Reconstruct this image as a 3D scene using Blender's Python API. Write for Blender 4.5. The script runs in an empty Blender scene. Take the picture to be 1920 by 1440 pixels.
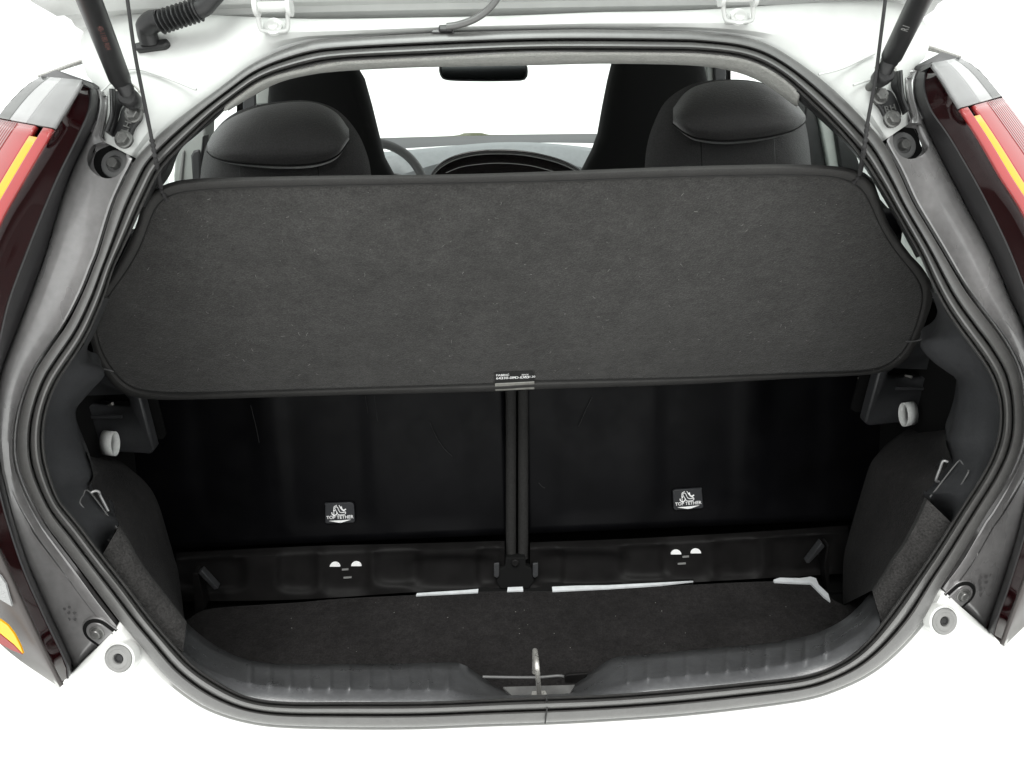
import bpy, bmesh, math, random
from mathutils import Vector, Matrix
random.seed(7)
R = math.radians
scn = bpy.context.scene
COL = scn.collection

# ---------------------------------------------------------------- camera
# car axes: X right, Y forward into the car, Z up; origin on the load sill
FPX = 1400.0                       # focal length in pixels of the 1920 px wide photograph
CAM = Vector((-0.0411, -0.605, 0.685))
PIT, YAW, ROL = R(25.0), R(2.18), R(-1.107)
FW = Vector((math.sin(YAW) * math.cos(PIT), math.cos(YAW) * math.cos(PIT), -math.sin(PIT)))
RT0 = Vector((math.cos(YAW), -math.sin(YAW), 0))
UP0 = RT0.cross(FW)
RT = math.cos(ROL) * RT0 + math.sin(ROL) * UP0
UP = math.cos(ROL) * UP0 - math.sin(ROL) * RT0
cd = bpy.data.cameras.new('camera'); co = bpy.data.objects.new('camera', cd); COL.objects.link(co)
co.matrix_world = Matrix(((RT.x, UP.x, -FW.x, CAM.x), (RT.y, UP.y, -FW.y, CAM.y), (RT.z, UP.z, -FW.z, CAM.z), (0, 0, 0, 1)))
cd.sensor_fit = 'HORIZONTAL'; cd.sensor_width = 36.0; cd.lens = FPX / 1920 * 36
cd.clip_start = 0.02; cd.clip_end = 500
scn.camera = co

# ---------------------------------------------------------------- light: flat bright overcast
w = bpy.data.worlds.new('World'); scn.world = w; w.use_nodes = True
bg = w.node_tree.nodes['Background']
bg.inputs['Color'].default_value = (0.985, 1.0, 0.99, 1); bg.inputs['Strength'].default_value = 1.0
sd = bpy.data.lights.new('overcast_sun', 'SUN'); sd.energy = 2.2; sd.angle = R(35); sd.color = (1, 0.985, 0.96)
so = bpy.data.objects.new('overcast_sun', sd); COL.objects.link(so)
so.rotation_euler = Vector((0.06, 0.5, -1.0)).to_track_quat('-Z', 'Y').to_euler()
vs = scn.view_settings
vs.view_transform = 'Standard'; vs.look = 'None'; vs.gamma = 1.0; vs.use_curve_mapping = False
vs.exposure = 0.65
scn.render.engine = 'CYCLES'

# ---------------------------------------------------------------- geometry helpers
def ray(px, py):
    return ((px - 960) / FPX) * RT - ((py - 720) / FPX) * UP + FW
def aY(px, py, Y):
    d = ray(px, py); return CAM + d * ((Y - CAM.y) / d.y)
def aX(px, py, X):
    d = ray(px, py); return CAM + d * ((X - CAM.x) / d.x)
def aZ(px, py, Z):
    d = ray(px, py); return CAM + d * ((Z - CAM.z) / d.z)
def aP(px, py, p0, n):
    d = ray(px, py); return CAM + d * ((p0 - CAM).dot(n) / d.dot(n))
def S(x, z):
    z = max(z, 0); return 0.45 * z * z + 0.10 * x * x
def aS(px, py, off=0.0):
    """point of the tail surface seen at a pixel; off > 0 stands proud towards the rear"""
    d = ray(px, py); t = 0.8
    for _ in range(30):
        p = CAM + d * t
        f = p.y - S(p.x, p.z) + off
        q = CAM + d * (t + 1e-4)
        g = (q.y - S(q.x, q.z) + off - f) / 1e-4
        t -= f / g
    return CAM + d * t
def nS(p):
    return Vector((0.2 * p.x, -1, 0.9 * max(p.z, 0))).normalized()

def cr(pts, n, closed=False):
    """resample a polyline as a smooth curve, n points evenly along its length"""
    P = [Vector(p) for p in pts]; m = len(P); dense = []
    segs = m if closed else m - 1
    for i in range(segs):
        if closed:
            a, b, c, d = P[(i - 1) % m], P[i], P[(i + 1) % m], P[(i + 2) % m]
        else:
            b, c = P[i], P[i + 1]
            a = P[i - 1] if i > 0 else b * 2 - c
            d = P[i + 2] if i + 2 < m else c * 2 - b
        for k in range(12):
            t = k / 12
            dense.append(0.5 * ((2 * b) + (c - a) * t + (2 * a - 5 * b + 4 * c - d) * t * t + (3 * b - a - 3 * c + d) * t ** 3))
    dense.append(P[0].copy() if closed else P[-1].copy())
    L = [0.0]
    for i in range(1, len(dense)): L.append(L[-1] + (dense[i] - dense[i - 1]).length)
    out = []; j = 0; cnt = n if closed else n - 1
    for k in range(n):
        s = L[-1] * k / cnt
        while j < len(L) - 2 and L[j + 1] < s: j += 1
        u = 0 if L[j + 1] == L[j] else (s - L[j]) / (L[j + 1] - L[j])
        out.append(dense[j].lerp(dense[j + 1], min(max(u, 0), 1)))
    return out
def px2(pts, n, closed=False):
    return [(p.x, p.y) for p in cr([Vector((a, b, 0)) for a, b in pts], n, closed)]

def newobj(name, verts, faces, mat, parent=None, sharp=38, smooth=True, tocam=False):
    me = bpy.data.meshes.new(name); me.from_pydata([tuple(v) for v in verts], [], faces)
    bm = bmesh.new(); bm.from_mesh(me)
    bmesh.ops.remove_doubles(bm, verts=bm.verts, dist=1e-6)
    bmesh.ops.recalc_face_normals(bm, faces=bm.faces)
    if tocam:
        s = sum((f.normal.dot(CAM - f.calc_center_median()) * f.calc_area() for f in bm.faces))
        if s < 0: bmesh.ops.reverse_faces(bm, faces=bm.faces)
    bm.to_mesh(me); bm.free()
    if smooth:
        for p in me.polygons: p.use_smooth = True
        me.set_sharp_from_angle(angle=R(sharp))
    o = bpy.data.objects.new(name, me); COL.objects.link(o)
    if mat: me.materials.append(mat)
    adopt(o, parent)
    return o
def adopt(o, parent):
    if parent is not None:
        o.parent = parent
        m = Matrix.Identity(4); q = parent
        while q is not None:
            m = Matrix.Translation(q.location) @ m if q.parent is None else m
            q = q.parent
        o.matrix_parent_inverse = m.inverted() if parent.parent is None else Matrix.Identity(4)
def grid(name, rows, mat, parent=None, closed=False, thick=0, sharp=38, bevel=0):
    n = len(rows[0]); V = [p for r in rows for p in r]; Fc = []
    for i in range(len(rows) - 1):
        for j in range(n if closed else n - 1):
            k = (j + 1) % n
            Fc.append((i * n + j, i * n + k, (i + 1) * n + k, (i + 1) * n + j))
    o = newobj(name, V, Fc, mat, parent, sharp, tocam=True)
    if thick:
        m = o.modifiers.new('thick', 'SOLIDIFY'); m.thickness = thick; m.offset = -1
    if bevel:
        m = o.modifiers.new('bev', 'BEVEL'); m.width = bevel; m.segments = 2; m.limit_method = 'ANGLE'; m.angle_limit = R(50)
    return o
def loft(name, rows, n, mat, parent=None, **k):
    """rows: (pixel polyline, function pixel -> 3D)"""
    return grid(name, [[fn(*q) for q in px2(pl, n)] for pl, fn in rows], mat, parent, **k)
def plate(name, pts, mat, parent=None, d=0.01, vec=None, bevel=0.0, seg=2):
    """polygon outline extruded away from the viewer into a solid"""
    pts = [Vector(p) for p in pts]
    c = sum(pts, Vector()) / len(pts)
    nn = Vector()
    for i in range(len(pts)): nn += (pts[i] - c).cross(pts[(i + 1) % len(pts)] - c)
    nn.normalize()
    if nn.dot(CAM - c) < 0: nn = -nn
    v = vec if vec is not None else -nn * d
    n = len(pts); V = pts + [p + v for p in pts]
    Fc = [tuple(range(n)), tuple(range(2 * n - 1, n - 1, -1))] + [(i, (i + 1) % n, n + (i + 1) % n, n + i) for i in range(n)]
    o = newobj(name, V, Fc, mat, parent)
    if bevel:
        m = o.modifiers.new('bev', 'BEVEL'); m.width = bevel; m.segments = seg; m.limit_method = 'ANGLE'; m.angle_limit = R(40)
    return o
def box(name, lo, hi, mat, parent=None, bevel=0.0):
    (a, b, c), (d, e, f) = lo, hi
    V = [(a, b, c), (d, b, c), (d, e, c), (a, e, c), (a, b, f), (d, b, f), (d, e, f), (a, e, f)]
    Fc = [(0, 1, 2, 3), (7, 6, 5, 4), (0, 4, 5, 1), (1, 5, 6, 2), (2, 6, 7, 3), (3, 7, 4, 0)]
    o = newobj(name, V, Fc, mat, parent)
    if bevel:
        m = o.modifiers.new('bev', 'BEVEL'); m.width = bevel; m.segments = 2
    return o
def frame(d):
    d = d.normalized(); a = Vector((0, 0, 1)) if abs(d.z) < 0.9 else Vector((1, 0, 0))
    u = d.cross(a).normalized(); return u, d.cross(u)
def tube(name, pts, r, mat, parent=None, n=None, seg=10, closed=False, flat=None):
    """r: radius, or list of radii along the curve; flat=(vector, ratio) squashes the section"""
    P = cr(pts, n or len(pts) * 5, closed) if n != 0 else [Vector(p) for p in pts]
    m = len(P); V = []; u = None
    for i, p in enumerate(P):
        t = (P[(i + 1) % m] - P[i - 1]) if closed or 0 < i < m - 1 else (P[1] - P[0] if i == 0 else P[-1] - P[-2])
        t.normalize()
        if u is None: u = frame(t)[0]
        u = (u - t * u.dot(t)).normalized(); v = t.cross(u)
        rr = r if isinstance(r, (int, float)) else r[min(int(i * len(r) / m), len(r) - 1)]
        for k in range(seg):
            a = 2 * math.pi * k / seg
            V.append(p + (u * math.cos(a) + v * math.sin(a)) * rr)
    Fc = []
    for i in range(m if closed else m - 1):
        for k in range(seg):
            a, b = i * seg, ((i + 1) % m) * seg
            Fc.append((a + k, a + (k + 1) % seg, b + (k + 1) % seg, b + k))
    if not closed:
        Fc.append(tuple(range(seg - 1, -1, -1))); Fc.append(tuple(range((m - 1) * seg, m * seg)))
    return newobj(name, V, Fc, mat, parent, sharp=50)
def lathe(name, c, axis, prof, mat, parent=None, seg=28, hexa=False):
    """prof: (radius, height along axis) pairs"""
    axis = axis.normalized(); u, v = frame(axis); V = []; Fc = []
    for r_, h in prof:
        for k in range(seg):
            a = 2 * math.pi * k / seg
            V.append(c + axis * h + (u * math.cos(a) + v * math.sin(a)) * max(r_, 1e-5))
    for i in range(len(prof) - 1):
        for k in range(seg):
            Fc.append((i * seg + k, i * seg + (k + 1) % seg, (i + 1) * seg + (k + 1) % seg, (i + 1) * seg + k))
    Fc.append(tuple(range(seg - 1, -1, -1))); Fc.append(tuple(range((len(prof) - 1) * seg, len(prof) * seg)))
    return newobj(name, V, Fc, mat, parent, sharp=30)
def cut(o, cutter):
    """subtract a solid, bake the result and drop the cutter"""
    m = o.modifiers.new('cut', 'BOOLEAN'); m.object = cutter; m.operation = 'DIFFERENCE'; m.solver = 'FAST'
    bpy.context.view_layer.update()
    dg = bpy.context.evaluated_depsgraph_get(); dg.update()
    me = bpy.data.meshes.new_from_object(o.evaluated_get(dg))
    mats = list(o.data.materials)
    o.modifiers.clear(); o.data = me
    if not me.materials and mats: me.materials.append(mats[0])
    bpy.data.objects.remove(cutter, do_unlink=True)
def text(name, body, origin, right, up, size, mat, parent=None, ext=0.0, align='CENTER', space=1.0):
    cu = bpy.data.curves.new(name, 'FONT'); cu.body = body; cu.size = size; cu.align_x = align; cu.align_y = 'CENTER'
    cu.extrude = ext; cu.space_character = space; cu.resolution_u = 3; cu.offset = size * 0.012
    t = bpy.data.objects.new('tmp', cu); COL.objects.link(t)
    dg = bpy.context.evaluated_depsgraph_get()
    me = bpy.data.meshes.new_from_object(t.evaluated_get(dg))
    bpy.data.objects.remove(t, do_unlink=True)
    rx = right.normalized(); nz = rx.cross(up).normalized(); uy = nz.cross(rx)
    M = Matrix(((rx.x, uy.x, nz.x, origin.x), (rx.y, uy.y, nz.y, origin.y), (rx.z, uy.z, nz.z, origin.z), (0, 0, 0, 1)))
    me.transform(M); me.name = name
    o = bpy.data.objects.new(name, me); COL.objects.link(o); me.materials.clear(); me.materials.append(mat)
    adopt(o, parent); return o

# ---------------------------------------------------------------- materials
def mat(name, col, rough=0.5, metal=0.0, spec=0.5, coat=0.0, sheen=0.0, var=None, bump=None, rvar=None, trans=0.0, alpha=None):
    """var=(scale, amount): tone mottling; bump=(scale, strength, dist); rvar=(scale, amount): uneven gloss"""
    m = bpy.data.materials.new(name); m.use_nodes = True
    nt = m.node_tree; b = nt.nodes['Principled BSDF']
    b.inputs['Base Color'].default_value = (*col, 1); b.inputs['Roughness'].default_value = rough
    b.inputs['Metallic'].default_value = metal; b.inputs['Specular IOR Level'].default_value = spec
    b.inputs['Coat Weight'].default_value = coat; b.inputs['Coat Roughness'].default_value = 0.05
    b.inputs['Sheen Weight'].default_value = sheen; b.inputs['Transmission Weight'].default_value = trans
    tc = nt.nodes.new('ShaderNodeTexCoord'); OB = tc.outputs['Object']
    def noise(sc, det=4, rough_=0.6, stretch=None):
        n = nt.nodes.new('ShaderNodeTexNoise'); n.inputs['Scale'].default_value = sc; n.inputs['Detail'].default_value = det
        n.inputs['Roughness'].default_value = rough_
        src = OB
        if stretch:
            mp = nt.nodes.new('ShaderNodeMapping'); mp.inputs['Scale'].default_value = stretch
            nt.links.new(OB, mp.inputs['Vector']); src = mp.outputs['Vector']
        nt.links.new(src, n.inputs['Vector']); return n.outputs['Fac']
    m['_n'] = 0
    if var:
        vals = var if isinstance(var, list) else [var]
        prev = None
        for vv in vals:
            f = noise(vv[0], stretch=vv[2] if len(vv) > 2 else None)
            mr = nt.nodes.new('ShaderNodeMapRange'); mr.inputs['From Min'].default_value = 0.3; mr.inputs['From Max'].default_value = 0.7
            mr.inputs['To Min'].default_value = 1 - vv[1]; mr.inputs['To Max'].default_value = 1 + vv[1]
            nt.links.new(f, mr.inputs['Value']); o_ = mr.outputs['Result']
            if prev is not None:
                mu = nt.nodes.new('ShaderNodeMath'); mu.operation = 'MULTIPLY'
                nt.links.new(prev, mu.inputs[0]); nt.links.new(o_, mu.inputs[1]); o_ = mu.outputs[0]
            prev = o_
        vm = nt.nodes.new('ShaderNodeVectorMath'); vm.operation = 'SCALE'
        vm.inputs[0].default_value = col; nt.links.new(prev, vm.inputs['Scale'])
        nt.links.new(vm.outputs['Vector'], b.inputs['Base Color'])
    if rvar:
        f = noise(rvar[0], stretch=rvar[2] if len(rvar) > 2 else None)
        mr = nt.nodes.new('ShaderNodeMapRange'); mr.inputs['From Min'].default_value = 0.35; mr.inputs['From Max'].default_value = 0.65
        mr.inputs['To Min'].default_value = max(rough - rvar[1], 0.02); mr.inputs['To Max'].default_value = min(rough + rvar[1], 1)
        nt.links.new(f, mr.inputs['Value']); nt.links.new(mr.outputs['Result'], b.inputs['Roughness'])
    if bump:
        bs = bump if isinstance(bump, list) else [bump]
        prev = None
        for bb in bs:
            f = noise(bb[0], 3, stretch=bb[3] if len(bb) > 3 else None)
            bn = nt.nodes.new('ShaderNodeBump'); bn.inputs['Strength'].default_value = bb[1]; bn.inputs['Distance'].default_value = bb[2]
            nt.links.new(f, bn.inputs['Height'])
            if prev: nt.links.new(prev, bn.inputs['Normal'])
            prev = bn.outputs['Normal']
        nt.links.new(prev, b.inputs['Normal'])
    del m['_n']
    return m
M = {}
M['paint'] = mat('white_paint', (0.72, 0.73, 0.71), 0.32, coat=0.6, var=(3, 0.02))
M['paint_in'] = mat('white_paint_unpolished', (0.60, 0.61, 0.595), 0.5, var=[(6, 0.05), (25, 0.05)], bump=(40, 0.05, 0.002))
M['garnish'] = mat('satin_black_garnish', (0.15, 0.146, 0.146), 0.33, spec=0.5, coat=0.6, var=[(14, 0.3, (1, 1, 0.35)), (120, 0.12)], rvar=(16, 0.12, (1, 1, 0.3)), bump=(9, 0.08, 0.004))
M['cast'] = mat('worn_cast_mark', (0.085, 0.083, 0.083), 0.55)
M['garnish'].node_tree.nodes['Principled BSDF'].inputs['IOR'].default_value = 2.0
M['lampside'] = mat('dark_plastic', (0.022, 0.021, 0.022), 0.42, var=(30, 0.2))
M['carpet_lit'] = mat('side_carpet_lit', (0.030, 0.029, 0.0285), 0.95, spec=0.06, sheen=0.04, var=[(14, 0.15), (90, 0.15), (450, 0.4)], bump=(450, 0.8, 0.002))  # the carpet painted lighter, for the strip that catches more light
M['rubber'] = mat('weatherstrip_rubber', (0.075, 0.074, 0.072), 0.36, spec=0.5, var=[(60, 0.12), (600, 0.12)], bump=(900, 0.15, 0.0006))
M['rubber'].node_tree.nodes['Principled BSDF'].inputs['IOR'].default_value = 1.8
M['felt'] = mat('grey_felt', (0.044, 0.043, 0.0415), 0.95, spec=0.1, sheen=0.2, var=[(9, 0.10), (45, 0.13, (0.7, 1, 1)), (150, 0.16, (0.7, 1, 1)), (520, 0.34)], bump=[(520, 0.7, 0.002), (90, 0.3, 0.003)])
M['binding'] = mat('shelf_binding', (0.040, 0.039, 0.038), 0.75, spec=0.3, var=[(40, 0.1), (700, 0.2)], bump=(900, 0.3, 0.0006))
M['stitch'] = mat('stitch_black', (0.012, 0.012, 0.012), 0.8)
M['trim'] = mat('charcoal_trim', (0.036, 0.0368, 0.039), 0.42, spec=0.5, var=[(20, 0.15), (300, 0.15)], bump=(700, 0.25, 0.0008))
M['sill'] = mat('sill_trim', (0.086, 0.0875, 0.091), 0.33, spec=0.7, var=[(18, 0.15), (220, 0.12)], rvar=(30, 0.06), bump=(650, 0.3, 0.0008))
M['carpet'] = mat('black_carpet', (0.0175, 0.0164, 0.0164), 0.95, spec=0.05, sheen=0.03, var=[(14, 0.2), (90, 0.2), (380, 0.35)], bump=(380, 0.7, 0.0025))
M['seatback'] = mat('black_seat_panel', (0.0028, 0.0028, 0.0034), 0.4, spec=0.10, var=(14, 0.3), rvar=(20, 0.08))
M['scuff'] = mat('scuff_mark', (0.016, 0.016, 0.016), 0.8)
M['rail'] = mat('black_rail', (0.0075, 0.007, 0.007), 0.6, spec=0.15, var=(30, 0.3))
M['fabric'] = mat('seat_fabric', (0.080, 0.078, 0.078), 0.52, spec=0.7, sheen=0.3, var=[(12, 0.1), (500, 0.3)], bump=[(260, 0.5, 0.002, (1, 1, 4)), (700, 0.4, 0.001)])
M['bars'] = mat('centre_bar_fabric', (0.022, 0.0215, 0.021), 0.85, spec=0.2, var=(300, 0.25), bump=(700, 0.4, 0.001))
M['fabric2'] = mat('front_seat_fabric', (0.010, 0.010, 0.010), 0.85, spec=0.2)
M['liner'] = mat('grey_headlining', (0.40, 0.40, 0.38), 0.95, spec=0.1, var=[(90, 0.1), (500, 0.18)], bump=(500, 0.5, 0.002))
M['pillar'] = mat('light_grey_trim', (0.33, 0.345, 0.33), 0.6, var=(30, 0.06))
M['dash'] = mat('dash_grey', (0.20, 0.215, 0.22), 0.5, var=(60, 0.06))
M['dashdark'] = mat('dash_dark', (0.035, 0.035, 0.037), 0.5)
M['gloss'] = mat('gloss_black', (0.008, 0.007, 0.007), 0.12, spec=0.5, coat=0.4)
M['black'] = mat('black_plastic', (0.014, 0.014, 0.0145), 0.42, spec=0.5, var=(80, 0.2))
M['void'] = mat('matt_black_lining_and_shade', (0.008, 0.008, 0.008), 0.9, spec=0.1)
M['bolt'] = mat('dark_bolt', (0.16, 0.16, 0.155), 0.35, metal=0.6, var=(120, 0.2))
M['steel'] = mat('striker_steel', (0.52, 0.51, 0.48), 0.32, metal=0.6, rvar=(160, 0.1))
M['cup'] = mat('grey_plastic', (0.12, 0.12, 0.12), 0.45, var=(60, 0.1))
M['plug'] = mat('pale_grey_plug', (0.22, 0.22, 0.215), 0.5, var=(60, 0.06))
M['strap'] = mat('pale_webbing', (0.80, 0.81, 0.79), 0.8, var=(300, 0.08), bump=(900, 0.3, 0.0006))
M['white'] = mat('white_print_and_hole_light', (0.95, 0.95, 0.95), 0.6)
M['whitemetal'] = mat('white_floor_metal', (0.66, 0.68, 0.70), 0.5, var=(50, 0.12))
M['dullmetal'] = mat('dull_metal', (0.10, 0.10, 0.098), 0.4, var=(60, 0.25))
M['hookm'] = mat('hook_metal', (0.30, 0.30, 0.30), 0.35, metal=0.6)
M['tag'] = mat('silver_tag', (0.22, 0.217, 0.20), 0.45, var=(160, 0.15), bump=(120, 0.6, 0.003))
M['tagblack'] = mat('black_tag', (0.012, 0.012, 0.012), 0.7, bump=(120, 0.5, 0.002))
M['label'] = mat('black_label', (0.022, 0.023, 0.026), 0.5)
M['red'] = mat('red_lens', (0.21, 0.010, 0.009), 0.14, coat=0.9, var=(5, 0.1))
M['pink'] = mat('pale_red_lens', (0.33, 0.028, 0.028), 0.14, coat=0.9, var=(8, 0.08))
M['amber'] = mat('amber_lens', (0.75, 0.36, 0.0), 0.18, coat=0.8)
M['burg'] = mat('burgundy_lens', (0.014, 0.0016, 0.0022), 0.08, coat=0.5)
M['clear'] = mat('smoky_clear_lens', (0.26, 0.26, 0.26), 0.3, coat=0.3, var=(9, 0.25))
M['clear2'] = mat('pale_clear_lens', (0.42, 0.42, 0.42), 0.25, coat=0.3, var=(9, 0.2))
M['clear3'] = mat('grey_clear_lens', (0.11, 0.115, 0.11), 0.25, coat=0.3, var=(9, 0.2))
M['smoke'] = mat('dark_smoky_lens', (0.06, 0.053, 0.051), 0.35, spec=0.35, coat=0.0)
M['reflector'] = mat('reflector', (0.34, 0.345, 0.345), 0.25, bump=(900, 1.0, 0.002))
M['cordm'] = mat('cord_black', (0.028, 0.027, 0.028), 0.8, bump=(1400, 0.8, 0.001))
M['lint'] = mat('lint_fibre', (0.25, 0.245, 0.235), 0.9)
M['ground'] = mat('pale_ground', (0.78, 0.79, 0.78), 0.8, var=(0.6, 0.03))
M['mirror'] = mat('mirror_glass', (0.09, 0.10, 0.10), 0.06, metal=1.0)
gm = bpy.data.materials.new('window_glass'); gm.use_nodes = True
nt = gm.node_tree; nt.nodes.clear()
o_ = nt.nodes.new('ShaderNodeOutputMaterial'); mx = nt.nodes.new('ShaderNodeMixShader'); tr = nt.nodes.new('ShaderNodeBsdfTransparent')
gl = nt.nodes.new('ShaderNodeBsdfGlossy'); gl.inputs['Roughness'].default_value = 0.02
tr.inputs['Color'].default_value = (0.93, 0.96, 0.95, 1); mx.inputs['Fac'].default_value = 0.05
nt.links.new(tr.outputs[0], mx.inputs[1]); nt.links.new(gl.outputs[0], mx.inputs[2]); nt.links.new(mx.outputs[0], o_.inputs['Surface'])
M['glass'] = gm

# ---------------------------------------------------------------- setting
g = newobj('ground', [(-60, -60, -0.78), (60, -60, -0.78), (60, 60, -0.78), (-60, 60, -0.78)], [(0, 1, 2, 3)], M['ground'])
g['kind'] = 'structure'

car = bpy.data.objects.new('car', None); COL.objects.link(car)
car.location = (0, 0.9, -0.78); car.empty_display_size = 0.2
car['label'] = 'small white hatchback seen from behind with its tailgate open and luggage bay empty'
car['category'] = 'car'

# ---------------------------------------------------------------- weatherstrip contour (pixels of the photograph, top centre, anticlockwise)
OUT = [(973,57),(807,62),(640,72),(580,78),(520,97),(467,123),(417,160),(367,197),(320,233),(287,263),(255,297),(235,335),(213,384),(187,470),(177,497),(157,547),(127,607),(92,657),(65,700),(46,750),(34,800),(32,850),(40,890),(60,936),(88,986),(117,1024),(163,1084),(225,1166),(268,1217),(310,1268),(367,1313),(417,1337),(473,1352),(533,1359),(640,1362),(773,1362),(907,1357),(1028,1353),(1140,1347),(1280,1337),(1413,1322),(1513,1307),(1573,1288),(1630,1260),(1680,1220),(1727,1167),(1763,1103),(1800,1045),(1853,958),(1892,893),(1914,840),(1920,787),(1911,700),(1880,640),(1847,595),(1813,550),(1790,513),(1768,475),(1737,423),(1710,377),(1684,320),(1655,265),(1613,217),(1573,177),(1533,143),(1487,110),(1440,83),(1387,68),(1313,60),(1280,58),(1107,55)]
INN = [(973,99),(807,107),(640,115),(567,128),(493,150),(443,183),(400,217),(360,257),(327,290),(300,320),(280,360),(257,410),(233,463),(213,503),(200,547),(183,590),(160,640),(133,680),(107,720),(90,763),(83,807),(85,853),(97,900),(113,940),(140,970),(190,1037),(240,1100),(287,1163),(340,1223),(367,1250),(417,1283),(467,1307),(533,1316),(640,1316),(807,1315),(973,1308),(1140,1302),(1280,1291),(1413,1278),(1513,1266),(1573,1243),(1617,1210),(1653,1167),(1697,1107),(1747,1037),(1800,953),(1843,887),(1868,830),(1875,773),(1867,730),(1847,687),(1813,640),(1777,590),(1747,533),(1725,480),(1693,423),(1663,370),(1627,313),(1600,277),(1560,233),(1513,187),(1473,150),(1430,123),(1380,107),(1313,100),(1280,99),(1107,98)]
NS = 400
outp = px2(OUT, NS, True); innd = px2(INN, 1600, True)
innp = [min(innd, key=lambda q: (q[0] - p[0]) ** 2 + (q[1] - p[1]) ** 2) for p in outp]
for _ in range(3):
    innp = [((innp[i - 1][0] + innp[i][0] + innp[(i + 1) % NS][0]) / 3, (innp[i - 1][1] + innp[i][1] + innp[(i + 1) % NS][1]) / 3) for i in range(NS)]
def seal_row(f, h):
    r = []
    for a, b in zip(outp, innp):
        r.append(aS(a[0] + (b[0] - a[0]) * f, a[1] + (b[1] - a[1]) * f, h))
    return r
lip = grid('weatherstrip', [seal_row(*q) for q in ((0.0, -0.012), (0.0, 0.002), (0.03, 0.005), (0.10, 0.0066), (0.25, 0.0072), (0.36, 0.0066), (0.42, 0.0045), (0.45, -0.002), (0.46, -0.008), (0.55, -0.012))], M['rubber'], car, closed=True)
lip['label'] = 'black rubber weatherstrip running round the tailgate opening'
bulb = grid('sealing_bulb', [seal_row(*q) for q in ((0.475, -0.010), (0.48, -0.004), (0.51, 0.002), (0.57, 0.0085), (0.65, 0.0122), (0.72, 0.0120), (0.79, 0.008), (0.835, 0.002), (0.85, -0.003), (0.87, -0.001), (0.90, 0.0045), (0.95, 0.0055), (0.99, 0.002), (1.0, -0.004), (1.0, -0.02))], M['rubber'], lip, closed=True)
# butt joint of the strip on the sill
jp = [aS(x, y, 0.009) for x, y in ((1022,1356),(1024,1340),(1026,1328),(1025,1312),(1024,1304))]
tube('joint', jp, 0.0009, M['stitch'], lip, n=12, seg=6)

# ---------------------------------------------------------------- painted body round the opening
def idx(px, py): return min(range(NS), key=lambda i: (outp[i][0] - px) ** 2 + (outp[i][1] - py) ** 2)
pairs = [((255,297),(192,264)),((287,263),(197,215)),((320,233),(188,172)),((367,197),(158,140)),((417,160),(146,95)),((467,123),(152,55)),((520,97),(205,28)),((580,78),(330,24)),((640,72),(560,34)),((807,62),(790,32)),((973,57),(973,28)),((1107,55),(1120,22)),((1280,58),(1300,18)),((1387,68),(1560,2)),((1440,83),(1690,2)),((1487,110),(1738,35)),((1533,143),(1748,70)),((1573,177),(1740,105)),((1613,217),(1706,145)),((1655,265),(1704,232))]
NB = 90
ra = px2([p[0] for p in pairs], NB); rb = px2([p[1] for p in pairs], NB)
rows = []
for f, h in ((-0.03, -0.012), (0.06, -0.010), (0.16, -0.004), (0.34, 0.000), (0.6, -0.001), (0.85, -0.003), (0.97, -0.008)):
    r = []
    for a, b in zip(ra, rb):
        r.append(aS(a[0] + (b[0] - a[0]) * f, a[1] + (b[1] - a[1]) * f, h))
    rows.append(r)
last = [aS(*b) for b in rb]
rows.append([p + Vector((math.copysign(0.012, p.x) * min(abs(p.x) / 0.3, 1), 0.03, 0.0)) for p in last])
rows.append([p + Vector((math.copysign(0.035, p.x) * min(abs(p.x) / 0.3, 1), 0.14, 0.004)) for p in last])
grid('body_shell', rows, M['paint_in'], car, thick=0.004)
# pressed seams in the painted channel either side
for pl in (((190,172),(240,130),(300,142),(368,168)), ((1535,140),(1580,128),(1640,100)), ((1600,160),(1630,150),(1660,146))):
    tube('seam', [aS(x, y, 0.0035) for x, y in pl], 0.0012, M['paint_in'], car, seg=6)

# roof skin ahead of the opening and headlining below it
roof_rows = []
for Y, zz, hw in ((0.32, 0.735, 0.37), (0.5, 0.77, 0.46), (0.9, 0.795, 0.53), (1.3, 0.79, 0.55), (1.72, 0.745, 0.54)):
    roof_rows.append([Vector((x * hw, Y, zz - 0.10 * x ** 4)) for x in [(-1 + 2 * k / 24) for k in range(25)]])
grid('roof_panel', roof_rows, M['paint'], car, thick=0.004)
hl = [(425,203),(470,176),(520,150),(580,135),(640,128),(730,123),(820,120),(1000,117),(1140,114),(1290,117),(1370,127),(1430,149),(1480,184),(1497,196)]
hin = [(418,200),(460,168),(505,143),(580,124),(640,113),(730,108),(820,104),(1000,96),(1140,95),(1290,97),(1385,106),(1435,123),(1478,152),(1500,174)]
loft('headlining', [(hin, lambda x, y: aS(x, y, -0.018)), (hin, lambda x, y: aS(x, y + 4, -0.03)), ([(a[0]*.4+b[0]*.6, a[1]*.4+b[1]*.6) for a, b in zip(hin, hl)], lambda x, y: aS(x, y, -0.05)), (hl, lambda x, y: aS(x, y, -0.085)), ([(x, y - 6) for x, y in hl], lambda x, y: aS(x, y, -0.13)), ([(x, y - 30) for x, y in hl], lambda x, y: aS(x, y, -0.3))], 60, M['liner'], car, thick=0.003)
grid('roof_lining', [[Vector((x, Y, z - 0.05 * (x / 0.55) ** 4)) for x in [(-0.55 + 1.1 * k / 16) for k in range(17)]] for Y, z in ((0.36, 0.70), (0.8, 0.745), (1.3, 0.74), (1.72, 0.70))], M['liner'], car, thick=0.003)

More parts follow.
